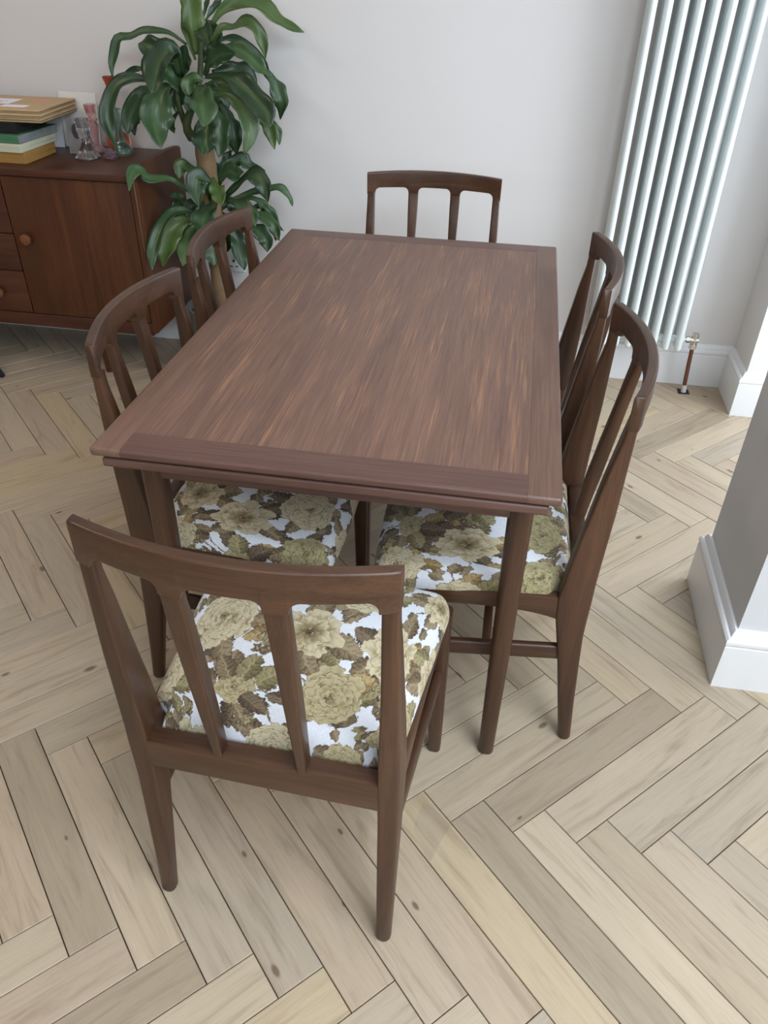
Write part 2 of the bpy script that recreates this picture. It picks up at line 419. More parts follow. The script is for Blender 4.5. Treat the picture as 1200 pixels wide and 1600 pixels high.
def plank_bm(poly, bm=None):
    """chamfered board from a convex outline (counter-clockwise)"""
    bm = bm or bmesh.new(); n = len(poly)
    c = (sum(p[0] for p in poly) / n, sum(p[1] for p in poly) / n)
    def inset(k):
        out = []
        for p in poly:
            out.append((p[0] - math.copysign(min(k, abs(p[0] - c[0])), p[0] - c[0]), p[1] - math.copysign(min(k, abs(p[1] - c[1])), p[1] - c[1])))
        return out
    rings = [[(p[0], p[1], -PT) for p in poly], [(p[0], p[1], -BEV) for p in poly], [(p[0], p[1], 0.0) for p in inset(BEV)]]
    R = [[bm.verts.new(p) for p in r] for r in rings]
    for a, b in zip(R, R[1:]):
        for i in range(n): bm.faces.new((a[i], a[(i + 1) % n], b[(i + 1) % n], b[i]))
    bm.faces.new(R[-1])
    return bm
HL, HW = PN * PW / 2 - GAP, PW / 2 - GAP
full = [(-HL, -HW), (HL, -HW), (HL, HW), (-HL, HW)]
bmx = plank_bm(full); me_full = bpy.data.meshes.new('plank'); bmx.to_mesh(me_full); bmx.free(); me_full.materials.append(OAK)
boards = []
for k in range(-90, 90):
    for m_ in range(-12, 13):
        for kind in 'AB':
            if kind == 'A': u0, u1, v0, v1 = k + 6 * m_, k + 6 * m_ + 6, k - 6 * m_, k - 6 * m_ + 1
            else: u0, u1, v0, v1 = k + 6 * m_, k + 6 * m_ + 1, k - 6 * m_ + 1, k - 6 * m_ + 7
            cx, cy = uvw((u0 + u1) / 2, (v0 + v1) / 2)
            if not (XL - 0.3 < cx < 1.9 and YB - 0.3 < cy < YF + 0.3): continue
            ang = math.pi / 4 if kind == 'A' else -math.pi / 4
            ca, sa = math.cos(ang), math.sin(ang)
            wp = [(cx + ca * x - sa * y, cy + sa * x + ca * y) for x, y in full]
            area_px = 0.0; pr = [project((x, y, 0)) for x, y in wp]
            if all(pr):
                cl = clip(clip(clip(clip(pr, lambda q: q[0]), lambda q: 1200 - q[0]), lambda q: q[1]), lambda q: 1600 - q[1])
                if len(cl) > 2:
                    area_px = abs(sum(cl[i][0] * cl[(i + 1) % len(cl)][1] - cl[(i + 1) % len(cl)][0] * cl[i][1] for i in range(len(cl)))) / 2
            cw = wp
            for f in (lambda q: YF - 0.004 - q[1], lambda q: 1.59 - q[0], lambda q: q[0] - XL, lambda q: q[1] - YB): cw = clip(cw, f) if cw else cw
            if len(cw) < 3: continue
            boards.append((area_px, cx, cy, ang, cw, wp))
boards.sort(key=lambda b: -b[0])
rest = bmesh.new()
for i, (a, cx, cy, ang, cw, wp) in enumerate(boards):
    whole = len(cw) == 4 and all(abs(p[0] - q[0]) + abs(p[1] - q[1]) < 1e-6 for p, q in zip(cw, wp))
    if a > 60 and i < 290:
        if whole: o = bpy.data.objects.new('plank', me_full); COL.objects.link(o)
        else:
            ca, sa = math.cos(-ang), math.sin(-ang)
            lp = [((x - cx) * ca - (y - cy) * sa, (x - cx) * sa + (y - cy) * ca) for x, y in cw]
            ctr = (sum(q[0] for q in lp) / len(lp), sum(q[1] for q in lp) / len(lp))
            bm = plank_bm(lp); me = bpy.data.meshes.new('plank'); bm.to_mesh(me); bm.free(); me.materials.append(OAK)
            o = bpy.data.objects.new('plank', me); COL.objects.link(o)
        o.location = (cx, cy, 0); o.rotation_euler = (0, 0, ang); o.parent = floor
    else:
        plank_bm(cw, rest)
ro = obj('outer_planks', rest, OAK, floor, False); ro['kind'] = 'stuff'

# ------------------------------------------------------------------ radiator with valve and pipe
rad = empty('column_radiator', (0.424, 1.965, 0.0))
tag(rad, 'tall white column radiator fixed to the far wall', 'radiator')
PITCH = 0.046; RZ0, RZ1 = 0.182, 1.98
def capsule(x, y, z0, z1, r, bm):
    prof = []
    for k in range(4): a = math.pi / 2 * k / 3; prof.append((max(r * math.sin(a), 0.0006), z0 + r - r * math.cos(a)))
    for k in range(4): a = math.pi / 2 * (1 - k / 3); prof.append((max(r * math.sin(a), 0.0006), z1 - r + r * math.cos(a)))
    return lathe(prof, 14, bm, (x, y, 0))
bm = bmesh.new()
for yy in (-0.037, 0.0, 0.037): capsule(0, yy, RZ0, RZ1, 0.0125, bm)
for zz in (RZ0 + 0.035, RZ1 - 0.035):
    tube([(0, -0.037, zz), (0, 0.037, zz)], 0.013, 10, bm)
    lathe([(0.002, -PITCH / 2), (0.0165, -PITCH / 2), (0.0165, PITCH / 2), (0.002, PITCH / 2)], 12, bm)
    # turn the last lathe (joint hub) on its side
    bm.verts.ensure_lookup_table()
    vs = bm.verts[-48:]
    bmesh.ops.rotate(bm, verts=vs, cent=(0, 0, 0), matrix=Matrix.Rotation(math.pi / 2, 3, 'Y'))
    bmesh.ops.translate(bm, verts=vs, vec=(0, 0, zz))
c0 = obj('radiator_column', bm, RAD, rad); c0.location = (-3.5 * PITCH, 0, 0)
for i in range(1, 8):
    c = c0.copy(); COL.objects.link(c); c.location = ((i - 3.5) * PITCH, 0, 0)
obj('wall_bracket', box_bm(-0.09, -0.06, 0.045, 0.09, 0.26, 0.32, 0.003), RAD, rad)
obj('wall_bracket', box_bm(0.06, 0.09, 0.045, 0.09, 1.8, 1.86, 0.003), RAD, rad)
vz = RZ0 + 0.035; vx = 0.222
bm = tube([(3.5 * PITCH + 0.022, 0, vz), (vx - 0.012, 0, vz)], 0.009, 12)
tube([(3.5 * PITCH + 0.03, 0, vz), (3.5 * PITCH + 0.042, 0, vz)], 0.0125, 6, bm)
tube([(vx - 0.022, 0, vz), (vx + 0.010, 0, vz)], 0.0115, 12, bm)
tube([(vx, 0, vz + 0.012), (vx, 0, vz - 0.028)], 0.011, 12, bm)
tube([(vx, 0, vz - 0.016), (vx, 0, vz - 0.034)], 0.0145, 6, bm)
tube([(vx, 0, vz + 0.010), (vx, 0, vz + 0.026)], 0.0125, 12, bm)
tube([(vx + 0.006, 0, vz), (vx + 0.014, 0, vz)], 0.010, 10, bm)
valve = obj('valve', bm, CHROME, rad); valve['label'] = 'brushed nickel radiator valve'
pb = obj('pipe', tube([(vx, 0, vz - 0.032), (vx + 0.003, 0.001, 0.11), (vx + 0.010, 0.002, -0.002)], 0.0078, 12), COPPER, rad)
pb['label'] = 'worn copper feed pipe'
obj('pipe_collar', tube([(vx + 0.0085, 0.002, 0.03), (vx + 0.010, 0.002, 0.0)], [0.0098, 0.0105], 12), plain('white_sleeve', (214, 212, 206), 0.5, bump=0.05), rad)
o = obj('pipe_hole', box_bm(vx - 0.012, vx + 0.032, -0.020, 0.024, -0.002, 0.0006), BLACKH, rad); o.rotation_euler = (0, 0, 0)

# ------------------------------------------------------------------ wall socket
so = empty('wall_socket', (-1.182, YF, 0.357)); tag(so, 'white switched wall socket half hidden behind the plant leaves', 'socket')
obj('face_plate', box_bm(-0.043, 0.043, -0.009, -0.0005, -0.043, 0.043, 0.002), SOCKET, so)
obj('rocker_switch', box_bm(0.008, 0.024, -0.013, -0.009, 0.008, 0.032, 0.0015), SOCKET, so)
for (a, b_, c_, d_) in ((-0.004, 0.004, -0.004, 0.006), (-0.016, -0.007, -0.024, -0.019), (0.007, 0.016, -0.024, -0.019)):
    obj('pin_slot', box_bm(a, b_, -0.0095, -0.009, c_, d_), BLACKH, so)

# ------------------------------------------------------------------ dining table (draw-leaf)
TX0, TX1, TY0, TY1, TH = -0.707, 0.050, 0.020, 1.258, 0.740
tcx, tcy = (TX0 + TX1) / 2, (TY0 + TY1) / 2
tb = empty('dining_table', (tcx, tcy, 0)); tag(tb, 'dark wooden dining table with striped grain top and rounded legs', 'table')
hx, hy = (TX1 - TX0) / 2, (TY1 - TY0) / 2
SB, EB = 0.053, 0.060   # side and end border widths
TTH = 0.0165
def lipping(name, m, x0, x1, y0, y1):
    bm = box_bm(x0, x1, y0, y1, TH - TTH, TH)
    ed = []
    for e in bm.edges:
        mx = (e.verts[0].co + e.verts[1].co) / 2
        vert = abs(e.verts[0].co.z - e.verts[1].co.z) > 1e-4
        ox, oy = abs(abs(mx.x) - hx) < 1e-4, abs(abs(mx.y) - hy) < 1e-4
        if (vert and ox and oy) or (not vert and (ox or oy)): ed.append(e)
    bmesh.ops.bevel(bm, geom=ed, offset=0.0062, segments=4, profile=0.5, affect='EDGES')
    return obj(name, bm, m, tb, True, 50)
obj('centre_panel', box_bm(-hx + SB, hx - SB, -hy + EB, hy - EB, TH - TTH, TH - 0.0003), T_TOP, tb, False)
lipping('side_lipping', T_Y, -hx, -hx + SB - 0.0003, -hy, hy)
lipping('side_lipping', T_Y, hx - SB + 0.0003, hx, -hy, hy)
lipping('end_lipping', T_X, -hx + SB, hx - SB, -hy, -hy + EB - 0.0003)
lipping('end_lipping', T_X, -hx + SB, hx - SB, hy - EB + 0.0003, hy)
lz = TH - TTH - 0.0025
for sgn in (-1, 1):
    obj('draw_leaf', box_bm(-hx + 0.018, hx - 0.018, min(sgn * (hy - 0.002), sgn * 0.05), max(sgn * (hy - 0.002), sgn * 0.05), lz - 0.0165, lz, 0.005, 3), T_X, tb)
az0, az1 = 0.630, lz - 0.0165
lx0, lx1, ly0, ly1 = -0.655 - tcx, -0.0035 - tcx, 0.126 - tcy, 1.152 - tcy
for yy in (ly0 - 0.004, ly1 + 0.004):
    obj('end_apron', box_bm(lx0, lx1, yy - 0.011, yy + 0.011, az0, az1, 0.002), T_X, tb)
for xx in (lx0 - 0.002, lx1 + 0.002):
    obj('side_apron', box_bm(xx - 0.011, xx + 0.011, ly0, ly1, az0 - 0.02, az1, 0.002), T_Y, tb)
for xx in (lx0, lx1):
    for yy in (ly0, ly1):
        rings = []
        for z, h in ((0.0, 0.0145), (0.004, 0.0160), (0.10, 0.0168), (0.45, 0.0205), (0.66, 0.0215), (az1, 0.0215)):
            rings.append([(xx + a, yy + b, z) for a, b in rrect(h, h, h * 0.72, 4)])
        obj('leg', loft(rings), W_Z, tb)

# ------------------------------------------------------------------ chairs
def section(xa, xb, ya, yb, z, r, seg=3):
    return [((xa + xb) / 2 + a, (ya + yb) / 2 + b, z) for a, b in rrect(abs(xb - xa) / 2, abs(yb - ya) / 2, r, seg)]
def interp(tab, z):
    for (z0, *a), (z1, *b) in zip(tab, tab[1:]):
        if z <= z1:
            t = (z - z0) / (z1 - z0); return [p + (q - p) * t for p, q in zip(a, b)]
    return list(tab[-1][1:])
RAIL_T = 0.0185; BOW = 0.040; HT = 0.206; RAIL_TOP = 0.836; RAIL_BOT = 0.791
def bow(x): return -BOW * (1 - (x / HT) ** 2)
# z, y_back, y_front, x_outer, x_inner
POST = [(0.0, -0.021, 0.003, 0.212, 0.189), (0.006, -0.0225, 0.004, 0.2135, 0.187), (0.117, -0.013, 0.021, 0.214, 0.185), (0.23, -0.005, 0.038, 0.2145, 0.183),
        (0.311, 0.0, 0.052, 0.2145, 0.182), (0.355, 0.0, 0.060, 0.2145, 0.181), (0.405, -0.001, 0.063, 0.2145, 0.181), (0.44, -0.001, 0.058, 0.214, 0.181),
        (0.50, -0.003, 0.051, 0.213, 0.182), (0.607, -0.008, 0.034, 0.2105, 0.184), (0.70, -0.010, 0.019, 0.208, 0.184), (0.752, -0.0112, 0.0085, 0.2066, 0.1838), (0.774, -0.0115, 0.0067, 0.2062, 0.1836), (0.781, -0.0115, 0.0066, 0.206, 0.1838)]
def ring_pts(sg, row):
    z, yb, yf, xo, xi = row
    return [(sg * x, y, zz) for x, y, zz in section(xi, xo, yb, yf, z, 0.0048 + 0.0055 * max(0.0, 1 - z / 0.33))]

def print_colors(U, V, seed):
    """woven flower print: positions in metres -> linear rgb"""
    rng = np.random.RandomState(seed)
    def L3(c): return np.array(lin(c)[:3])
    out = np.tile(L3((222, 225, 231)), (len(U), 1))
    wob = 0.0016 * np.sin(U * 310 + 3 * np.sin(V * 170)) ; wob2 = 0.0016 * np.sin(V * 290 + 3 * np.sin(U * 190))
    U = U + wob; V = V + wob2
    def splat(cx, cy, R):
        return np.nonzero((np.abs(U - cx) < R) & (np.abs(V - cy) < R))[0]
    def ramp3(tone, t):
        light, mid, dark = tone; t = t[:, None]
        return np.where(t < 0.5, L3(dark) + (L3(mid) - L3(dark)) * (t * 2), L3(mid) + (L3(light) - L3(mid)) * (t * 2 - 1))
    def leaf(cx, cy, ang, ln, wd, tone):
        idx = splat(cx, cy, ln * 1.15)
        if len(idx) == 0: return
        dx, dy = U[idx] - cx, V[idx] - cy; ca, sa = math.cos(ang), math.sin(ang)
        a = (dx * ca + dy * sa) / ln; b = (-dx * sa + dy * ca)
        b = b - rng.uniform(-.16, .16) * ln * np.sin(a * 2.6)
        wa = wd * 0.55 * np.clip(a, 0, 1) ** 0.42 * np.clip(1 - a, 0, 1) ** 0.62 * 1.75
        wa = wa * (0.88 + 0.17 * (1 - ((a * 8) % 1.0)))
        m = (a > 0) & (a < 1) & (np.abs(b) < wa)
        if not m.any(): return
        q = np.abs(b) / (wa + 1e-6)
        vein = ((a * 6.5 - q * 1.3) % 1.0)
        t = 0.62 - 0.40 * q * (b < 0) + 0.16 * (b > 0) - 0.30 * (vein < 0.30) * (q > 0.1) + 0.12 * (vein > 0.75) + 0.15 * (a - 0.5)
        col = ramp3(tone, np.clip(t + rng.uniform(-.12, .12), 0, 1))
        col = np.where((q < 0.07)[:, None], L3(tone[0]), col)
        col = np.where((q > 0.90)[:, None], L3(tone[2]), col)
        out[idx[m]] = col[m]
    def petal(cx, cy, ang, la, lb, tone, ph, soft=0.0):
        R = max(la, lb) * 1.4
        idx = splat(cx, cy, R)
        if len(idx) == 0: return
        dx, dy = U[idx] - cx, V[idx] - cy; ca, sa = math.cos(ang), math.sin(ang)
        a = (dx * ca + dy * sa) / la; b = (-dx * sa + dy * ca) / lb
        th = np.arctan2(b, a); rr = np.sqrt(a * a + b * b) / (1 + 0.09 * np.sin(3 * th + ph) + 0.05 * np.sin(7 * th + ph * 2.3))
        m = rr < 1
        if not m.any(): return
        t = np.clip((a + 1.0) / 1.55, 0, 1) ** 1.15
        t = t + 0.13 * np.sin(b * 9 + 1.5 * a + ph) * (a > -0.3) - 0.16 * (np.sin(th * 2.0 + ph) > 0.72)
        t = np.clip(t, 0, 1)
        col = ramp3(tone, t)
        col = np.where(((rr > 0.84) & (a > -0.1))[:, None], L3(tone[0]) * 1.06, col)
        col = np.where(((rr > 0.94) & (a > -0.5))[:, None], L3(tone[1]) * 0.6 + L3(tone[2]) * 0.4, col)
        out[idx[m]] = col[m]
    CREAM = ((204, 192, 162), (166, 151, 116), (108, 94, 68)); OLIVE = ((182, 170, 134), (146, 132, 96), (92, 80, 56))
    TAN = ((214, 196, 164), (184, 158, 120), (126, 98, 70)); BROWN = ((160, 144, 116), (124, 107, 82), (80, 66, 50)); UMBER = ((128, 112, 90), (94, 79, 63), (58, 48, 41))
    GOLD = ((184, 162, 116), (146, 122, 82), (98, 78, 50)); KHAKI = ((166, 156, 118), (128, 118, 84), (86, 77, 54))
    def rose(cx, cy, R, tone):
        el = rng.uniform(0.82, 1.0); rot = rng.rand() * 6.28
        def pl(r, a):
            x, y = r * math.cos(a), r * math.sin(a) * el
            return cx + x * math.cos(rot) - y * math.sin(rot), cy + x * math.sin(rot) + y * math.cos(rot)
        for ring, (n, rad, s, w_) in enumerate(((6, 0.62, 0.44, 0.50), (6, 0.50, 0.42, 0.44), (5, 0.36, 0.36, 0.40), (5, 0.22, 0.28, 0.30), (3, 0.10, 0.20, 0.22))):
            p0 = rng.rand() * 6.28
            for k in rng.permutation(n):
                a = p0 + 2 * math.pi * k / n + rng.uniform(-.22, .22)
                x, y = pl(R * rad * rng.uniform(0.88, 1.14), a)
                petal(x, y, a + rot + rng.uniform(-.3, .3), R * s * rng.uniform(.82, 1.15), R * w_ * rng.uniform(.8, 1.2), tone, rng.rand() * 6)
        for k in range(4):
            x, y = pl(R * .07 * rng.rand(), rng.rand() * 6.28); petal(x, y, rng.rand() * 6.28, R * .10, R * .08, BROWN if k % 2 else tone, rng.rand() * 6)
    def open_flower(cx, cy, R, tone):
        for ring, (n, rad, s, w_) in enumerate(((7, 0.58, 0.44, 0.33), (6, 0.36, 0.30, 0.25))):
            p0 = rng.rand() * 6.28
            for k in range(n):
                a = p0 + 2 * math.pi * k / n + rng.uniform(-.15, .15)
                petal(cx + R * rad * math.cos(a), cy + R * rad * math.sin(a), a, R * s * rng.uniform(.85, 1.15), R * w_, tone, rng.rand() * 6)
        for k in range(9):
            a = rng.rand() * 6.28; r = R * .12 * rng.rand() ** .5
            petal(cx + r * math.cos(a), cy + r * math.sin(a), a, R * .06, R * .05, GOLD if k % 2 else UMBER, 1.0)
    def cluster(cx, cy):
        for k in range(8):
            a = rng.rand() * 6.28; r = 0.018 * math.sqrt(rng.rand()); x, y = cx + r * math.cos(a), cy + r * math.sin(a)
            for j in range(5): petal(x + .0045 * math.cos(j * 1.257), y + .0045 * math.sin(j * 1.257), j * 1.257, .0048, .0036, UMBER if k % 3 else KHAKI, j)
            petal(x, y, 0, .0026, .0026, CREAM, 0)
    def stem(x0, y0, x1, y1):
        n = 40
        for i in range(n):
            t = i / n; x = x0 + (x1 - x0) * t + 0.008 * math.sin(3.1 * t); y = y0 + (y1 - y0) * t
            idx = splat(x, y, 0.0013); out[idx] = L3((104, 90, 66))
    cells = []
    step = 0.146
    for j in range(-3, 4):
        for i in range(-3, 4):
            cells.append(((i + (0.5 if j % 2 else 0)) * step + rng.uniform(-.016, .016), j * step * 0.86 + rng.uniform(-.016, .016)))
    rng.shuffle(cells)
    kinds = []
    tones = (BROWN, UMBER, BROWN, KHAKI, GOLD, BROWN, UMBER)
    for (x, y) in cells:
        R = rng.uniform(0.050, 0.061); kinds.append((x, y, R))
        for k in range(3):
            a = rng.rand() * 6.28; stem(x, y, x + .085 * math.cos(a), y + .085 * math.sin(a))
            leaf(x + .075 * math.cos(a), y + .075 * math.sin(a), a + rng.uniform(-.9, .9), rng.uniform(.022, .034), rng.uniform(.020, .028), tones[rng.randint(7)])
        n = rng.randint(5, 8); p0 = rng.rand() * 6.28
        for k in range(n):
            a = p0 + 2 * math.pi * k / n + rng.uniform(-.4, .4)
            leaf(x + R * .58 * math.cos(a), y + R * .58 * math.sin(a), a + rng.uniform(-.55, .55), rng.uniform(.040, .066), rng.uniform(.034, .050), tones[rng.randint(7)])
        if rng.rand() < 0.85:
            a = rng.rand() * 6.28; cluster(x + .066 * math.cos(a), y + .066 * math.sin(a))
    for i, (x, y, R) in enumerate(kinds):
        q = rng.rand()
        if q < 0.60: rose(x, y, R, (CREAM, OLIVE, CREAM, KHAKI)[rng.randint(4)])
        elif q < 0.82: open_flower(x, y, R * .95, (TAN, CREAM)[rng.randint(2)])
        else:
            rose(x, y, R * .6, OLIVE)
            for k in range(3):
                a = rng.rand() * 6.28; leaf(x + .02 * math.cos(a), y + .02 * math.sin(a), a, .052, .042, (BROWN, UMBER, KHAKI)[k])
    out *= (0.93 + 0.14 * rng.rand(len(U)))[:, None]
    return np.clip(out, 0, 1)

SEAT_Z0 = 0.401
def cushion_mesh(seed):
    nu, nv = 400, 344
    q = np.linspace(-1, 1, nu); p = np.linspace(-1, 1, nv)
    s = np.sign(q) * (1 - (1 - np.abs(q)) ** 1.55); t = np.sign(p) * (1 - (1 - np.abs(p)) ** 1.55)
    Sg, Tg = np.meshgrid(s, t, indexing='ij')
    Y0, Y1 = 0.036, 0.420
    yy = Y0 + (Y1 - Y0) * (Tg + 1) / 2
    hw = 0.203 + (0.236 - 0.203) * np.clip((yy - 0.065) / 0.36, 0, 1)
    notch = np.clip((0.085 - yy) / 0.03, 0, 1); notch = notch * notch * (3 - 2 * notch)
    hw = hw - notch * (0.203 - 0.174)
    # rounded front corners
    fr = np.clip((yy - (Y1 - 0.045)) / 0.045, 0, 1); hw = hw - 0.030 * (1 - np.sqrt(np.clip(1 - fr ** 2, 0, 1)))
    xx = Sg * hw
    # gentle bow of the front edge
    yy = yy + 0.010 * (1 - Sg ** 2) * np.clip((Tg - 0.5) / 0.5, 0, 1)
    ex = np.clip((1 - np.abs(Sg)) * hw / 0.026, 0, 1); ey = np.clip((1 - np.abs(Tg)) * (Y1 - Y0) / 2 / 0.026, 0, 1)
    ed = np.sqrt(np.clip(1 - (1 - ex) ** 2, 0, 1)) * np.sqrt(np.clip(1 - (1 - ey) ** 2, 0, 1))
    dome = (1 - np.abs(Sg) ** 2.4) * (1 - np.abs(Tg) ** 2.4)
    rng = np.random.RandomState(seed + 5)
    zz = SEAT_Z0 + 0.040 * ed + 0.024 * dome
    verts = np.stack([xx, yy, zz], -1).reshape(-1, 3)
    U = (np.meshgrid(q * 0.27, p * 0.235, indexing='ij'))
    I = np.arange(nu * nv).reshape(nu, nv)
    quads = np.stack([I[:-1, :-1], I[1:, :-1], I[1:, 1:], I[:-1, 1:]], -1).reshape(-1, 4)
    # underside skirt
    loop = np.concatenate([I[:, 0], I[-1, 1:], I[-2::-1, -1], I[0, -2:0:-1]])
    base = len(verts); lowv = verts[loop].copy(); lowv[:, 2] = SEAT_Z0 - 0.004; c = lowv.mean(0); lowv[:, :2] = c[:2] + (lowv[:, :2] - c[:2]) * 0.985
    verts = np.concatenate([verts, lowv]); n = len(loop)
    side = [(int(loop[i]), int(base + i), int(base + (i + 1) % n), int(loop[(i + 1) % n])) for i in range(n)]
    faces = quads.tolist() + side + [[base + i for i in range(n)]]
    me = bpy.data.meshes.new('cushion'); me.from_pydata(verts.tolist(), [], faces); me.update()
    col = print_colors(U[0].reshape(-1), U[1].reshape(-1), seed)
    col = np.concatenate([col, col[loop]])
    at = me.attributes.new('print', 'FLOAT_COLOR', 'POINT')
    at.data.foreach_set('color', np.concatenate([col, np.ones((len(col), 1))], 1).astype(np.float32).reshape(-1))
    me.materials.append(FABRIC)
    bmn = bmesh.new(); bmn.from_mesh(me); bmesh.ops.recalc_face_normals(bmn, faces=bmn.faces[:]); bmn.to_mesh(me); bmn.free()
    me.polygons.foreach_set('use_smooth', [True] * len(me.polygons))
    return me

def make_chair(cushion):
    t = empty('dining_chair', (0, 0, 0))
    for sg in (-1, 1):
        obj('rear_leg', loft([ring_pts(sg, r) for r in POST]), W_Z, t)
    # curved top rail, its underside arched into the slats and posts
    SLX, SLW, FR, ZJ = 0.066, 0.0152, 0.0155, RAIL_BOT - 0.017
    def zbot(x):
        d = min(abs(abs(x) - SLX) - SLW, (HT - 0.0225) - abs(x))   # distance into the open bay
        if d <= 0: return ZJ
        if d >= FR: return RAIL_BOT
        return RAIL_BOT - FR + math.sqrt(max(0.0, FR ** 2 - (FR - d) ** 2))
    xs_ = [-HT + 2 * HT * i / 44 for i in range(45)]
    for c in [sg * SLX + sd * SLW for sg in (-1, 1) for sd in (-1, 1)] + [HT - 0.0225, -HT + 0.0225]:
        sdir = 1 if (c in (SLX + SLW, -SLX + SLW) or c < -0.15) else -1
        xs_ += [c + sdir * FR * f for f in (-0.01, 0.03, 0.10, 0.22, 0.40, 0.62, 0.85, 1.0)]
    xs_ = sorted(set(round(x, 6) for x in xs_))
    rings = []
    for x in xs_:
        e = abs(x) / HT
        y0 = bow(x) - 0.0025; zt = RAIL_TOP + 0.004 * (1 - e * e); zb = zbot(x); h = zt - zb
        rings.append([(x, y0 + a, (zt + zb) / 2 + b) for a, b in rrect2(RAIL_T / 2, h / 2, 0.0042, 0.0006 if zb <= ZJ + 1e-4 else min(0.0042, 0.0006 + (zb - ZJ) * 0.4))])
    def endcap(x, k):
        base = rings[0] if x < 0 else rings[-1]
        cy = sum(p[1] for p in base) / len(base); cz = sum(p[2] for p in base) / len(base)
        return [(x, cy + (p[1] - cy) * k, cz + (p[2] - cz) * (0.85 + k * 0.15)) for p in base]
    rings = [endcap(-HT - 0.0012, 0.82)] + rings + [endcap(HT + 0.0012, 0.82)]
    obj('top_rail', loft(rings), W_X, t, True, 50)
    # two slats: broad and thin at the rail, narrow and deep at the seat
    for xs in (-SLX, SLX):
        yt = bow(xs) - 0.0025; hd1 = RAIL_T / 2 - 0.0002
        tab = [(0.403, 0.0075, 0.0135, 0.014), (0.45, 0.0085, 0.0140, 0.0085), (0.52, 0.0100, 0.0145, -0.001), (0.60, 0.0118, 0.0135, -0.0125), (0.68, 0.0135, 0.0115, -0.0245), (0.73, 0.0146, 0.0100, -0.0320),
               (0.760, 0.0150, hd1, yt + 0.0018), (ZJ, 0.0151, hd1, yt), (ZJ + 0.008, 0.0150, hd1, yt)]
        rings = []
        for z, hwid, hd, yc in tab:
            f = max(0.0, min(1.0, (z - 0.68) / 0.09))
            rings.append([(xs + a, yc + (bow(xs + a) - bow(xs)) * f + b, z) for a, b in rrect(hwid, hd, 0.0042, 3)])
        obj('slat', loft(rings), W_Z, t)
    obj('rear_seat_rail', box_bm(-0.186, 0.186, 0.001, 0.031, 0.350, 0.411, 0.002), W_X, t)
    for sg in (-1, 1):
        rings = []
        for i in range(13):
            k = i / 12; y = 0.045 + (0.392 - 0.045) * k; x = sg * (0.200 + (0.214 - 0.200) * k)
            e = abs(2 * k - 1); zb = 0.368 - 0.022 * e ** 3; zt = 0.405
            rings.append([(x + a, y, (zt + zb) / 2 + b) for a, b in rrect(0.0115, (zt - zb) / 2, 0.003, 2)])
        obj('side_seat_rail', loft(rings), W_Y, t)
        rings = []
        for k in range(5):
            u = k / 4; y = 0.030 + (0.396 - 0.030) * u; x = sg * (0.198 + (0.220 - 0.198) * u); z = 0.255 - 0.015 * u
            rings.append([(x + a, y, z + b) for a, b in rrect(0.0085, 0.0185, 0.006, 3)])
        obj('side_stretcher', loft(rings), W_Y, t)
        rings = []
        for z, h, dx in ((0.0, 0.0118, 0.006), (0.005, 0.0135, 0.006), (0.2, 0.0165, 0.003), (0.34, 0.0190, 0.0), (0.404, 0.0190, 0.0)):
            rings.append([(sg * (0.217 + dx) + a, 0.398 + dx * 0.5 + b, z) for a, b in rrect(h, h, h * 0.6, 4)])
        obj('front_leg', loft(rings), W_Z, t)
    rings = []
    for i in range(13):
        k = i / 12; x = -0.215 + 0.430 * k; e = abs(2 * k - 1); zb = 0.365 - 0.02 * e ** 3
        rings.append([(x, 0.400 + a, (0.404 + zb) / 2 + b) for a, b in rrect(0.011, (0.404 - zb) / 2, 0.003, 2)])
    obj('front_seat_rail', loft(rings), W_X, t)
    obj('cross_stretcher', box_bm(-0.206, 0.206, 0.176, 0.194, 0.231, 0.267, 0.005), W_X, t)
    cu = link('seat_cushion', cushion, None, t, False)
    cu['label'] = 'floral tapestry seat cushion'
    return t

cush = [cushion_mesh(s) for s in (11, 29, 47)]
chair0 = make_chair(cush[0])
CH = [  # x, y, rotation, cushion, label
    (-0.354, -0.282, math.radians(-2.5), 0, 'dining chair with its back to the viewer at the near end of the table'),
    (0.153, 0.394, math.radians(90.5), 1, 'dining chair at the table\'s right side, the one nearer the viewer'),
    (0.131, 0.874, math.radians(90.5), 2, 'dining chair at the table\'s right side, further back beside the radiator'),
    (-0.772, 0.398, math.radians(-88.9), 2, 'dining chair at the table\'s left side, the one nearer the viewer'),
    (-0.774, 0.889, math.radians(-90.4), 1, 'dining chair at the table\'s left side, just in front of the plant'),
    (-0.332, 1.562, math.radians(181.5), 0, 'dining chair at the far end of the table, in front of the white wall'),
]
for i, (x, y, rz, cu, lab) in enumerate(CH):
    c = chair0 if i == 0 else copy_tree(chair0)
    c.location = (x, y, 0); c.rotation_euler = (0, 0, rz)
    for ch in c.children:
        if ch.name.startswith('seat_cushion'): ch.data = cush[cu]
    tag(c, lab, 'chair', 'dining chairs around the table')

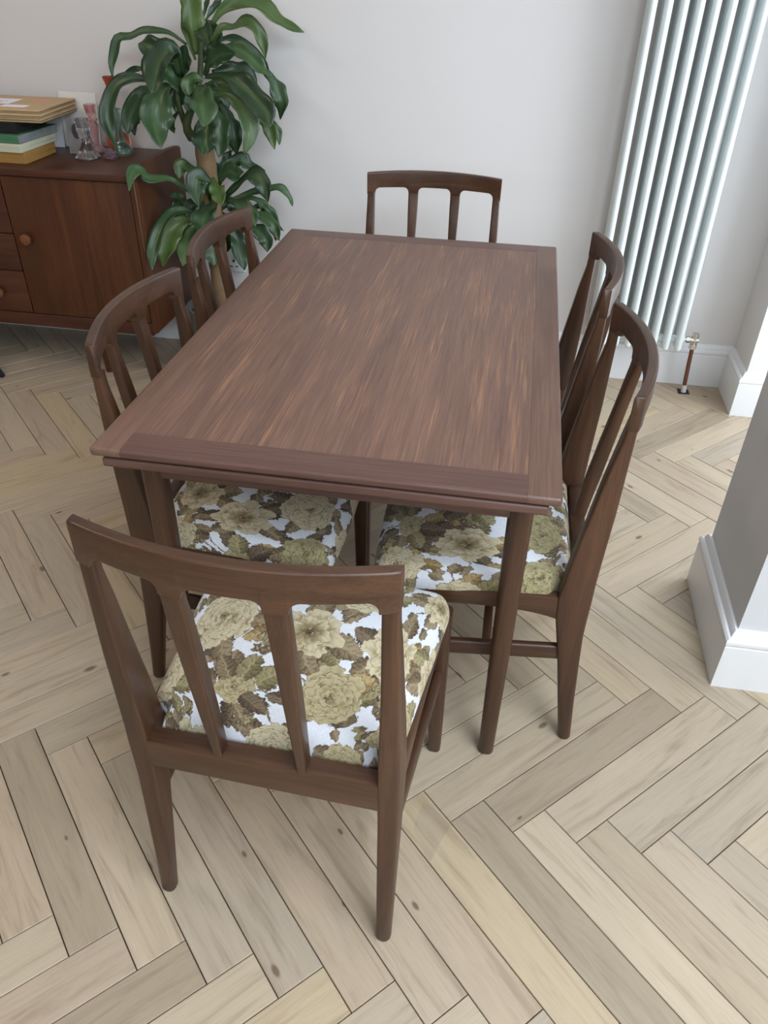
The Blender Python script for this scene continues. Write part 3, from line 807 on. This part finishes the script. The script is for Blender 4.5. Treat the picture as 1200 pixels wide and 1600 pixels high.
# ------------------------------------------------------------------ sideboard
SX1, SY0, SY1 = -1.352, 1.622, 2.050; SX0 = SX1 - 1.42; SZ0, SZT = 0.205, 0.765
sbd = empty('sideboard', ((SX0 + SX1) / 2, (SY0 + SY1) / 2, 0)); tag(sbd, 'dark reddish wooden sideboard with round knobs, left of the plant', 'sideboard')
sx, sy = sbd.location.x, sbd.location.y
def sbox(name, x0, x1, y0, y1, z0, z1, m, bev=0.002, parent=None):
    return obj(name, box_bm(x0 - sx, x1 - sx, y0 - sy, y1 - sy, z0, z1, bev), m, parent or sbd)
def end_panel(xa, xb):
    pr = [(SY0 + 0.004, SZ0), (SY1, SZ0), (SY1, SZT + 0.006), (SY1 - 0.004, SZT + 0.013), (SY1 - 0.014, SZT + 0.017), (SY1 - 0.04, SZT + 0.0195), (SY1 - 0.10, SZT + 0.022), (SY1 - 0.18, SZT + 0.022), (SY1 - 0.25, SZT + 0.019), (SY1 - 0.32, SZT + 0.012), (SY1 - 0.37, SZT + 0.004), (SY0 + 0.025, SZT - 0.001), (SY0 + 0.012, SZT - 0.004), (SY0 + 0.004, SZT - 0.012)]
    bm = loft([[(xa - sx, y - sy, z) for y, z in pr], [(xb - sx, y - sy, z) for y, z in pr]])
    bmesh.ops.bevel(bm, geom=[e for e in bm.edges if abs(e.verts[0].co.x - e.verts[1].co.x) < 1e-6], offset=0.002, segments=1, affect='EDGES')
    return obj('end_panel', bm, SB_Z, sbd)
end_panel(SX1 - 0.020, SX1); end_panel(SX0, SX0 + 0.020)
sbox('top_board', SX0 + 0.018, SX1 - 0.018, SY0, SY1 - 0.004, SZT - 0.024, SZT, SB_X, 0.005)
sbox('back_board', SX0 + 0.02, SX1 - 0.02, SY1 - 0.012, SY1 - 0.004, SZ0, SZT - 0.024, SB_X)
sbox('base_board', SX0 + 0.02, SX1 - 0.02, SY0 + 0.012, SY1 - 0.012, SZ0, SZ0 + 0.02, SB_X)
sbox('base_rail', SX0 + 0.02, SX1 - 0.02, SY0 + 0.008, SY0 + 0.03, SZ0 - 0.014, SZ0 + 0.036, SB_X, 0.004)
DZ0, DZ1 = SZ0 + 0.038, SZT - 0.027
def knob(parent, x, z, y):
    prof = [(0.004, 0.0), (0.010, 0.0), (0.010, 0.008), (0.019, 0.012), (0.0205, 0.018), (0.019, 0.0235), (0.014, 0.026), (0.001, 0.0265)]
    bm = lathe(prof, 24)
    bmesh.ops.rotate(bm, verts=bm.verts[:], cent=(0, 0, 0), matrix=Matrix.Rotation(math.pi / 2, 3, 'X'))
    bmesh.ops.translate(bm, verts=bm.verts[:], vec=(x - sx, y - sy, z))
    return obj('knob', bm, SB_K, parent)
FY = SY0 + 0.010
d = sbox('door', -1.848, SX1 - 0.024, FY, FY + 0.018, DZ0, DZ1, SB_Z); knob(d, -1.797, 0.527, FY)
for (z0, z1, kz) in ((0.541, DZ1, 0.64), (0.404, 0.538, 0.47), (DZ0, 0.401, 0.318)):
    d = sbox('drawer_front', -2.302, -1.853, FY + 0.001, FY + 0.018, z0, z1, SB_X)
    for kx in (-1.965, -2.19): knob(d, kx, kz, FY + 0.001)
d = sbox('door', SX0 + 0.024, -2.307, FY, FY + 0.018, DZ0, DZ1, SB_Z); knob(d, -2.36, 0.527, FY)
for (x, y) in ((-1.612, SY0 + 0.055), (SX0 + 0.22, SY0 + 0.055), (-1.612, SY1 - 0.06), (SX0 + 0.22, SY1 - 0.06)):
    rings = []
    for z, r in ((0.0, 0.011), (0.004, 0.0125), (0.12, 0.017), (SZ0 + 0.002, 0.021)):
        rings.append([(x - sx + r * math.cos(a), y - sy + r * math.sin(a), z) for a in [2 * math.pi * k / 16 for k in range(16)]])
    obj('leg', loft(rings), SB_Z, sbd)

# ------------------------------------------------------------------ things on the sideboard
def book(name, x1, y0, w_, dp, z0, th, m, label, rz=0.0, pages=False, cat='book'):
    """front-right corner at (x1, y0)"""
    o = empty(name, (x1, y0, z0), rz); tag(o, label, cat, 'books stacked on the sideboard')
    if pages:
        obj('front_cover', box_bm(-w_, 0, 0, dp, th - 0.003, th, 0.001, 1), m, o); obj('back_cover', box_bm(-w_, 0, 0, dp, 0, 0.003, 0.001, 1), m, o)
        obj('spine', box_bm(-w_, 0, 0, 0.004, 0.003, th - 0.003), m, o); obj('page_block', box_bm(-w_ + 0.004, -0.004, 0.004, dp - 0.004, 0.003, th - 0.003), PAGES, o)
    else:
        obj('box_base', box_bm(-w_, 0, 0, dp, 0, th * 0.45, 0.0012, 1), m, o); obj('box_lid', box_bm(-w_ - 0.0005, 0.0005, -0.0005, dp + 0.0005, th * 0.45, th, 0.0012, 1), m, o)
    return o
zt = SZT + 0.0005
book('boxed_book', -1.772, 1.690, 0.30, 0.20, zt, 0.036, MUST, 'mustard yellow box at the bottom of the stack', math.radians(-1)); zt += 0.0365
book('boxed_book', -1.776, 1.682, 0.30, 0.225, zt, 0.027, SAGE, 'pale sage green book lying on the mustard box', math.radians(-2)); zt += 0.0275
o = book('cased_book', -1.782, 1.690, 0.29, 0.235, zt, 0.026, GREENB, 'green book with a grey glossy side under the black book', math.radians(-3))
obj('slipcase_side', box_bm(0.0006, 0.003, 0.0, 0.235, 0.0005, 0.0255), GREYB, o); zt += 0.0268
book('cloth_book', -1.800, 1.715, 0.27, 0.19, zt, 0.036, BLACKB, 'black cloth book directly under the cardboard mailers', math.radians(-2), False); zt += 0.0366
mailers = []
for k, (dx, dy, th, rz, lab) in enumerate(((0.0, 0.0, 0.014, 2.0, 'lowest flat cardboard mailer resting on the black book'), (0.004, -0.004, 0.012, 3.0, 'middle flat cardboard mailer sandwiched in the pile'), (-0.006, 0.006, 0.011, 1.5, 'top cardboard mailer with white labels and a pink stamp'))):
    o = empty('cardboard_mailer', (-1.700 + dx, 1.722 + dy, zt), math.radians(rz)); tag(o, lab, 'mailer', 'cardboard mailers on the book stack')
    W_, D_ = 0.36, 0.27
    obj('lower_sheet', box_bm(-W_, 0, 0, D_, 0, th * 0.4, 0.001, 1), CARDEDGE, o)
    obj('upper_flap', box_bm(-W_ - 0.001, 0.001, -0.001, D_ + 0.001, th * 0.55, th, 0.001, 1), CARD, o)
    obj('folded_edge', box_bm(-W_ + 0.004, -0.006, 0.006, D_ - 0.006, th * 0.4, th * 0.55), CARDEDGE, o)
    obj('tape_strip', box_bm(-0.27, -0.215, -0.0022, -0.001, 0.0, th), TAPE, o)
    if k == 2:
        for (x0, x1, y0, y1, dxs) in ((-0.28, -0.165, 0.10, 0.20, 0), (-0.165, -0.075, 0.045, 0.085, 0)):
            l = obj('address_label', box_bm(x0, x1, y0, y1, th, th + 0.0006), PAPER, o)
            if y1 > 0.1:
                for q in range(3): obj('printed_line', box_bm(x0 + 0.015, x1 - 0.05 + 0.012 * q, y0 + 0.012 + q * 0.014, y0 + 0.017 + q * 0.014, th + 0.0006, th + 0.0009), INK, l)
        bm = lathe([(0.001, 0), (0.03, 0), (0.03, 0.0006), (0.001, 0.0006)], 24); bmesh.ops.scale(bm, vec=(1.25, 0.42, 1), verts=bm.verts[:])
        bmesh.ops.translate(bm, vec=(-0.085, 0.195, th), verts=bm.verts[:]); obj('pink_stamp', bm, PINK, o)
    zt += th + 0.0008
# cards leaning on the wall
def leaning(name, x, y, w_, h, m, label, tilt, cat, rz=0.0, th=0.003):
    o = empty(name, (x, y, SZT + 0.001), rz); tag(o, label, cat)
    b = obj('card_face', box_bm(-w_ / 2, w_ / 2, 0, th, 0, h, 0.0008, 1), m, o); b.rotation_euler = (-tilt, 0, 0)
    return o, b
leaning('white_card', -1.712, 1.990, 0.150, 0.185, IVORY, 'large white card leaning on the wall behind the pink candlestick', 0.10, 'card', math.radians(-4))
leaning('white_card', -1.830, 1.975, 0.100, 0.140, PAPER, 'white card leaning on the wall beside the stacked books', 0.13, 'card', math.radians(3))
o, b = leaning('picture_frame', -1.680, 1.884, 0.066, 0.118, SILVER, 'small silver patterned frame with a dark oval behind the clear candlestick', 0.10, 'frame', math.radians(-3), 0.005)
bm = lathe([(0.001, 0), (0.019, 0), (0.019, 0.0012), (0.001, 0.0012)], 24); bmesh.ops.scale(bm, vec=(0.9, 1.35, 1), verts=bm.verts[:])
bmesh.ops.rotate(bm, verts=bm.verts[:], cent=(0, 0, 0), matrix=Matrix.Rotation(math.pi / 2, 3, 'X')); bmesh.ops.translate(bm, vec=(0.006, -0.0002, 0.076), verts=bm.verts[:])
obj('oval_opening', bm, DKOVAL, b)
# glassware
def glassware(name, x, y, pieces, label, cat):
    o = empty(name, (x, y, SZT + 0.0008)); tag(o, label, cat, 'coloured glassware on the sideboard')
    for (n, prof, m, rib, amp) in pieces: obj(n, lathe(prof, 48 if rib else 28, None, (0, 0, 0), rib, amp), m, o, True, 60)
    return o
glassware('glass_candlestick', -1.616, 1.838, [
    ('foot', [(0.001, 0.0), (0.045, 0.0), (0.0455, 0.004), (0.040, 0.010), (0.029, 0.022), (0.019, 0.040), (0.013, 0.056), (0.011, 0.066), (0.001, 0.066)], G_CLEAR, 16, 0.035),
    ('candle_cup', [(0.001, 0.0662), (0.020, 0.0665), (0.022, 0.072), (0.020, 0.080), (0.023, 0.088), (0.021, 0.098), (0.024, 0.106), (0.023, 0.128), (0.016, 0.128), (0.014, 0.10), (0.001, 0.10)], G_CLEAR, 12, 0.03)],
    'clear pressed glass candlestick with flared foot', 'candlestick')
glassware('glass_candlestick', -1.636, 1.950, [
    ('foot', [(0.001, 0.0), (0.030, 0.0), (0.031, 0.006), (0.022, 0.014), (0.011, 0.024), (0.001, 0.024)], G_PINK, 12, 0.03),
    ('stem', [(0.001, 0.0242), (0.010, 0.0245), (0.013, 0.050), (0.018, 0.082), (0.017, 0.092), (0.009, 0.102), (0.001, 0.102)], G_PINK, 10, 0.05),
    ('candle_cup', [(0.001, 0.1022), (0.017, 0.1025), (0.019, 0.107), (0.010, 0.113), (0.016, 0.122), (0.020, 0.150), (0.021, 0.156), (0.015, 0.156), (0.012, 0.13), (0.001, 0.13)], G_PINK, 12, 0.04)],
    'pale pink glass candlestick with a waisted stem', 'candlestick')
glassware('glass_candlestick', -1.516, 1.914, [
    ('foot', [(0.001, 0.0), (0.036, 0.0), (0.037, 0.008), (0.034, 0.018), (0.025, 0.030), (0.013, 0.042), (0.001, 0.042)], G_GREEN, 20, 0.03),
    ('stem', [(0.001, 0.0422), (0.011, 0.0425), (0.0095, 0.08), (0.010, 0.125), (0.014, 0.146), (0.016, 0.152), (0.010, 0.154), (0.001, 0.150)], G_GREEN, 8, 0.05)],
    'teal green glass candlestick with a beaded round base', 'candlestick')
glassware('glass_bottle', -1.566, 1.988, [
    ('body', [(0.001, 0.0), (0.036, 0.0), (0.043, 0.01), (0.046, 0.028), (0.040, 0.048), (0.022, 0.064), (0.010, 0.085), (0.001, 0.085)], G_AMBER, 0, 0.0),
    ('neck', [(0.001, 0.0852), (0.010, 0.0855), (0.009, 0.15), (0.009, 0.20), (0.014, 0.222), (0.021, 0.240), (0.018, 0.243), (0.008, 0.215), (0.001, 0.20)], G_AMBER, 0, 0)],
    'amber orange glass bud vase with a flared lip behind the plant leaf', 'vase')
o = glassware('glass_ornament', -1.536, 1.849, [
    ('base', [(0.001, 0.0), (0.024, 0.0), (0.026, 0.004), (0.022, 0.009), (0.001, 0.010)], G_PURP, 18, 0.05)],
    'small amethyst glass dome covered in round bobbles', 'ornament')
bm = bmesh.new()
for ring in range(4):
    a = ring / 3 * math.pi / 2; n = (14, 11, 7, 1)[ring]
    for k in range(n):
        t_ = 2 * math.pi * (k + 0.5 * (ring % 2)) / n
        bmesh.ops.create_icosphere(bm, subdivisions=1, radius=0.0052, matrix=Matrix.Translation((0.019 * math.cos(a) * math.cos(t_), 0.019 * math.cos(a) * math.sin(t_), 0.010 + 0.020 * math.sin(a))))
obj('bobbles', bm, G_PURP, o)

# ------------------------------------------------------------------ dracaena plant
PX, PY = -1.185, 1.880
pl = empty('dracaena_plant', (PX, PY, 0)); tag(pl, 'tall leafy dracaena plant with a thick cane in the corner', 'plant')
obj('pot', lathe([(0.001, 0.0), (0.105, 0.0), (0.11, 0.01), (0.135, 0.22), (0.14, 0.24), (0.13, 0.24), (0.125, 0.215), (0.001, 0.21)], 36), POT, pl)
obj('soil', lathe([(0.001, 0.2105), (0.1235, 0.2105), (0.12, 0.218), (0.001, 0.225)], 24), SOIL, pl)
rnd = random.Random(5)
rings = []
for i in range(30):
    z = 0.19 + 0.675 * i / 29
    r0 = 0.038 - 0.004 * (i / 29)
    rings.append([(0.004 * math.sin(z * 5) + r0 * (1 + rnd.uniform(-.05, .05)) * math.cos(2 * math.pi * k / 18), r0 * (1 + rnd.uniform(-.05, .05)) * math.sin(2 * math.pi * k / 18), z) for k in range(18)])
obj('cane', loft(rings), BARK, pl)
def stem(pts, r0, r1):
    P = bez(pts, 12)
    return obj('stem', tube([p - Vector((PX, PY, 0)) for p in P], [r0 + (r1 - r0) * i / 12 for i in range(13)], 10), STEM, pl)
def cr(x, y, d=0.0):   # point seen at crop position x, y, at depth d from the plant's axis
    return unproj(150 + x / 3.5294, y / 3.5294, PY + d)
stem([cr(530, 760, -0.02), cr(500, 690, -0.05), cr(540, 560, -0.03), cr(575, 400, 0.0), cr(575, 200, 0.0)], 0.017, 0.008)
stem([cr(640, 1000, 0.0), cr(660, 1060, -0.05), cr(640, 1150, -0.06)], 0.010, 0.016)
stem([cr(500, 700, -0.02), cr(460, 590, -0.05), cr(440, 480, -0.06)], 0.012, 0.007)
leaf_seed = [0]
def leaf(pts, width, d0, d1, twist=0.0):
    """strap leaf along a path; d0, d1: depth at base and tip relative to the plant axis (negative = towards the room)"""
    leaf_seed[0] += 1; rn = random.Random(leaf_seed[0])
    n = len(pts); P3 = []
    for i, q in enumerate(pts):
        u = i / (n - 1); P3.append(cr(q[0], q[1], d0 + (d1 - d0) * (u ** 0.9)))
    N = 22; P = bez(P3, N)
    cpos = Vector(CAM_P); rows = []; ac = []
    ph = rn.uniform(0, 6); tw = twist + rn.uniform(-0.35, 0.35)
    for i, p in enumerate(P):
        u = i / N
        T = (P[min(i + 1, N)] - P[max(i - 1, 0)]).normalized()
        toc = (cpos - p).normalized(); nr = (toc * 0.85 + Vector((0, 0, 0.55))).normalized()
        side = T.cross(nr)
        side = side.normalized() if side.length > 0.05 else Vector((1, 0, 0))
        nrm = side.cross(T).normalized()
        a = tw * (u - 0.3) * 1.4 + 0.36 * math.sin(ph + u * 6)
        s2 = side * math.cos(a) + nrm * math.sin(a); n2 = side * -math.sin(a) + nrm * math.cos(a)
        prof = (0.22 + 0.78 * min(1, u / 0.42) ** 1.2) if u < 0.70 else max(0.02, (1 - ((u - 0.70) / 0.30) ** 1.7))
        prof *= 1 + 0.10 * math.sin(u * 17 + ph) * math.sin(math.pi * u)
        hwid = width * 0.46 * prof
        row = []
        for k in range(-3, 4):
            f = k / 3
            fold = 0.42 * hwid * (abs(f) - 0.5) + 0.21 * hwid * math.sin(u * 17 + ph + (2.2 if k > 0 else 0)) * abs(f) ** 2
            row.append(p + s2 * (hwid * f) + n2 * fold - Vector((PX, PY, 0)))
        rows.append(row); ac.append([abs(k) / 3 for k in range(-3, 4)])
    verts = [v for r in rows for v in r]; faces = []
    for i in range(N):
        for k in range(6): faces.append((i * 7 + k, i * 7 + k + 1, (i + 1) * 7 + k + 1, (i + 1) * 7 + k))
    me = bpy.data.meshes.new('leaf'); me.from_pydata([tuple(v) for v in verts], [], faces); me.update()
    at = me.attributes.new('across', 'FLOAT', 'POINT'); at.data.foreach_set('value', [x for r in ac for x in r])
    o = link('leaf', me, LEAF, pl)
    so_ = o.modifiers.new('thickness', 'SOLIDIFY'); so_.thickness = 0.0012
    return o
UP = [
    ([(560, 300), (545, 160), (520, 10), (505, -70)], .075, 0, -.04), ([(548, 330), (510, 210), (492, 90), (505, -40)], .032, 0, -.02),
    ([(500, 245), (410, 182), (330, 168), (255, 172), (190, 200), (125, 212), (100, 290), (85, 360), (95, 440)], .036, 0, -.06),
    ([(470, 420), (430, 300), (390, 275), (345, 330), (322, 420), (310, 520)], .100, -.03, -.20), ([(420, 460), (365, 510), (335, 600), (330, 700), (360, 815)], .112, -.05, -.17),
    ([(440, 450), (400, 380), (350, 300), (290, 255), (232, 240)], .085, 0, .05), ([(530, 570), (470, 480), (415, 410), (380, 340)], .085, -.01, -.08),
    ([(330, 450), (250, 432), (180, 432), (110, 470), (70, 560), (65, 650), (85, 740), (125, 835)], .058, -.04, -.14),
    ([(330, 410), (260, 382), (200, 388), (140, 425)], .024, 0, .0), ([(440, 540), (360, 510), (270, 515), (215, 590), (180, 670), (175, 740)], .070, 0, -.04),
    ([(400, 560), (300, 560), (230, 600), (200, 670), (215, 748)], .055, .02, .03),
    ([(585, 470), (585, 520), (592, 600), (592, 700)], .088, -.05, -.22), ([(600, 600), (603, 700), (596, 780), (583, 855)], .085, -.05, -.14),
    ([(640, 580), (680, 660), (690, 760), (678, 868)], .068, -.03, -.08), ([(680, 560), (735, 660), (765, 760), (775, 855)], .062, 0, -.02), ([(660, 560), (720, 640), (735, 740), (750, 840)], .060, .02, .05),
    ([(630, 540), (720, 512), (790, 565), (838, 660), (848, 750), (815, 855)], .066, -.04, -.12),
    ([(600, 425), (710, 420), (800, 465), (880, 545), (940, 625), (960, 705)], .082, -.03, -.13), ([(640, 400), (760, 385), (835, 410), (865, 510)], .075, 0, .06),
    ([(600, 300), (640, 250), (700, 216), (765, 220), (850, 262), (920, 345), (960, 415)], .036, .02, .08),
    ([(600, 300), (690, 266), (780, 270), (850, 312), (905, 370), (955, 420)], .052, 0, -.02), ([(900, 370), (960, 425), (1000, 500), (1025, 570), (1015, 660)], .058, 0, -.02),
    ([(630, 240), (690, 152), (760, 150), (830, 122), (885, 155), (920, 235), (935, 325)], .050, .02, .06),
    ([(635, 140), (690, 60), (760, 17), (850, 20), (930, 42), (1000, 105), (1065, 145), (1148, 178)], .062, .02, .06),
    ([(605, 110), (650, 40), (700, -10)], .022, 0, .05), ([(590, 100), (608, 30), (625, -30)], .016, 0, .0),
    ([(590, 340), (635, 270), (640, 190), (600, 105)], .075, .02, .05), ([(600, 420), (630, 340), (690, 300), (775, 296)], .062, 0, -.04),
    ([(465, 430), (480, 345), (495, 245)], .060, -.02, -.05), ([(455, 480), (435, 390), (420, 225)], .028, .02, .03), ([(550, 190), (590, 160), (620, 240)], .060, -.03, -.10),
    ([(800, 570), (900, 620), (955, 700), (985, 825)], .050, -.02, -.06), ([(900, 600), (975, 680), (1005, 730), (1012, 800)], .028, .02, .02),
    ([(560, 520), (500, 500), (450, 540), (440, 620)], .060, -.02, -.06), ([(580, 480), (640, 500), (700, 560), (720, 620)], .070, 0, .04),
    ([(590, 440), (540, 430), (510, 470), (500, 540)], .055, -.02, -.06), ([(570, 520), (530, 560), (510, 620)], .055, -.03, -.08), ([(600, 470), (690, 460), (760, 480), (820, 540)], .060, .02, .06),
    ([(470, 600), (430, 650), (420, 700), (435, 735)], .022, 0, .02), ([(620, 520), (600, 580), (640, 640)], .06, .02, .02),
]
LOW = [
    ([(570, 1010), (520, 935), (470, 915), (455, 990)], .055, 0, -.05), ([(640, 1120), (610, 1010), (565, 975), (552, 1050), (570, 1140)], .075, -.05, -.16), ([(640, 980), (668, 1050), (695, 1130)], .058, -.04, -.12),
    ([(600, 1120), (480, 1030), (390, 985), (290, 985), (225, 938), (190, 975), (183, 1055)], .046, -.06, -.33),
    ([(570, 1180), (480, 1158), (400, 1185), (350, 1270), (312, 1390), (310, 1495)], .052, -.05, -.29), ([(570, 1190), (480, 1215), (410, 1275), (385, 1370), (370, 1470)], .086, -.05, -.24),
    ([(570, 1220), (520, 1290), (495, 1370), (478, 1468)], .066, -.06, -.20), ([(655, 1140), (612, 1165), (590, 1230), (600, 1290)], .090, -.06, -.20), ([(500, 1140), (455, 1085), (412, 1085)], .040, -.04, -.08),
    ([(660, 1060), (700, 960), (750, 905), (800, 880), (850, 912), (935, 942)], .056, .0, .06), ([(680, 1010), (730, 945), (770, 960), (815, 950)], .060, -.02, -.05),
    ([(690, 1110), (770, 1030), (850, 965), (905, 990), (935, 1050), (948, 1115)], .066, -.03, -.10), ([(720, 1110), (840, 1065), (950, 1040), (1020, 1040), (1065, 1085), (1085, 1138)], .036, 0, .04),
    ([(720, 1120), (850, 1090), (920, 1135), (960, 1210), (1035, 1275)], .040, .02, .08), ([(720, 1100), (790, 1125), (850, 1170), (880, 1250)], .055, -.05, -.12),
    ([(740, 1150), (880, 1180), (970, 1235), (1010, 1330)], .050, 0, -.02), ([(760, 1190), (870, 1255), (935, 1320), (945, 1390)], .058, -.02, -.06), ([(720, 1200), (770, 1290), (795, 1380), (820, 1490)], .066, -.02, -.05),
    ([(640, 1220), (645, 1340), (650, 1470)], .080, -.06, -.12), ([(670, 1010), (710, 900), (745, 825)], .036, .02, .06), ([(620, 1000), (640, 930), (690, 975)], .05, .0, .02), ([(850, 1150), (930, 1140), (985, 1240), (990, 1330)], .046, .04, .08),
    ([(600, 1160), (560, 1120), (520, 1140), (500, 1200)], .050, -.03, -.09), ([(680, 1160), (730, 1120), (790, 1180), (800, 1260)], .06, .0, .06), ([(620, 1180), (560, 1260), (550, 1340), (560, 1420)], .06, .0, -.03),
    ([(640, 1120), (600, 1060), (560, 1060), (530, 1120)], .05, .03, .06), ([(690, 1170), (740, 1240), (730, 1330), (700, 1400)], .055, .03, .06), ([(500, 1140), (460, 1110), (445, 1180), (455, 1250)], .045, -.02, -.06),
]
for L in UP + LOW: leaf(*L)

# ------------------------------------------------------------------ black stool at the left edge, mostly out of frame
st = empty('black_stool', (-2.240, 1.425, 0)); tag(st, 'black stool leg just entering the picture beside the sideboard', 'stool')
for k in range(3):
    a = math.radians(27 + 120 * k)
    obj('leg', tube([(0.105 * math.cos(a), 0.105 * math.sin(a), 0.44), (0.268 * math.cos(a), 0.268 * math.sin(a), 0.006), (0.269 * math.cos(a), 0.269 * math.sin(a), 0.0)], [0.015, 0.012, 0.010], 12), BLACKM, st)
obj('seat', lathe([(0.001, 0.43), (0.125, 0.43), (0.135, 0.44), (0.135, 0.46), (0.125, 0.47), (0.001, 0.468)], 32), BLACKM, st)

# ------------------------------------------------------------------ scrap of clear film on the floor
P = [(-0.117, -0.027), (-0.058, -0.072), (-0.090, -0.156), (-0.132, -0.088)]
bm = bmesh.new(); g = []
for i in range(7):
    row = []
    for j in range(7):
        u, v = i / 6, j / 6
        x = (P[0][0] * (1 - u) + P[1][0] * u) * (1 - v) + (P[3][0] * (1 - u) + P[2][0] * u) * v
        y = (P[0][1] * (1 - u) + P[1][1] * u) * (1 - v) + (P[3][1] * (1 - u) + P[2][1] * u) * v
        z = 0.0006 + 0.016 * max(0, u - 0.55) ** 1.2 + 0.004 * abs(math.sin(3 * u + 4 * v))
        row.append(bm.verts.new((x, y, z)))
    g.append(row)
for i in range(6):
    for j in range(6): bm.faces.new((g[i][j], g[i + 1][j], g[i + 1][j + 1], g[i][j + 1]))
tag(obj('plastic_film', bm, FILM), 'scrap of clear plastic film lying on the floor in front of the table', 'plastic film')
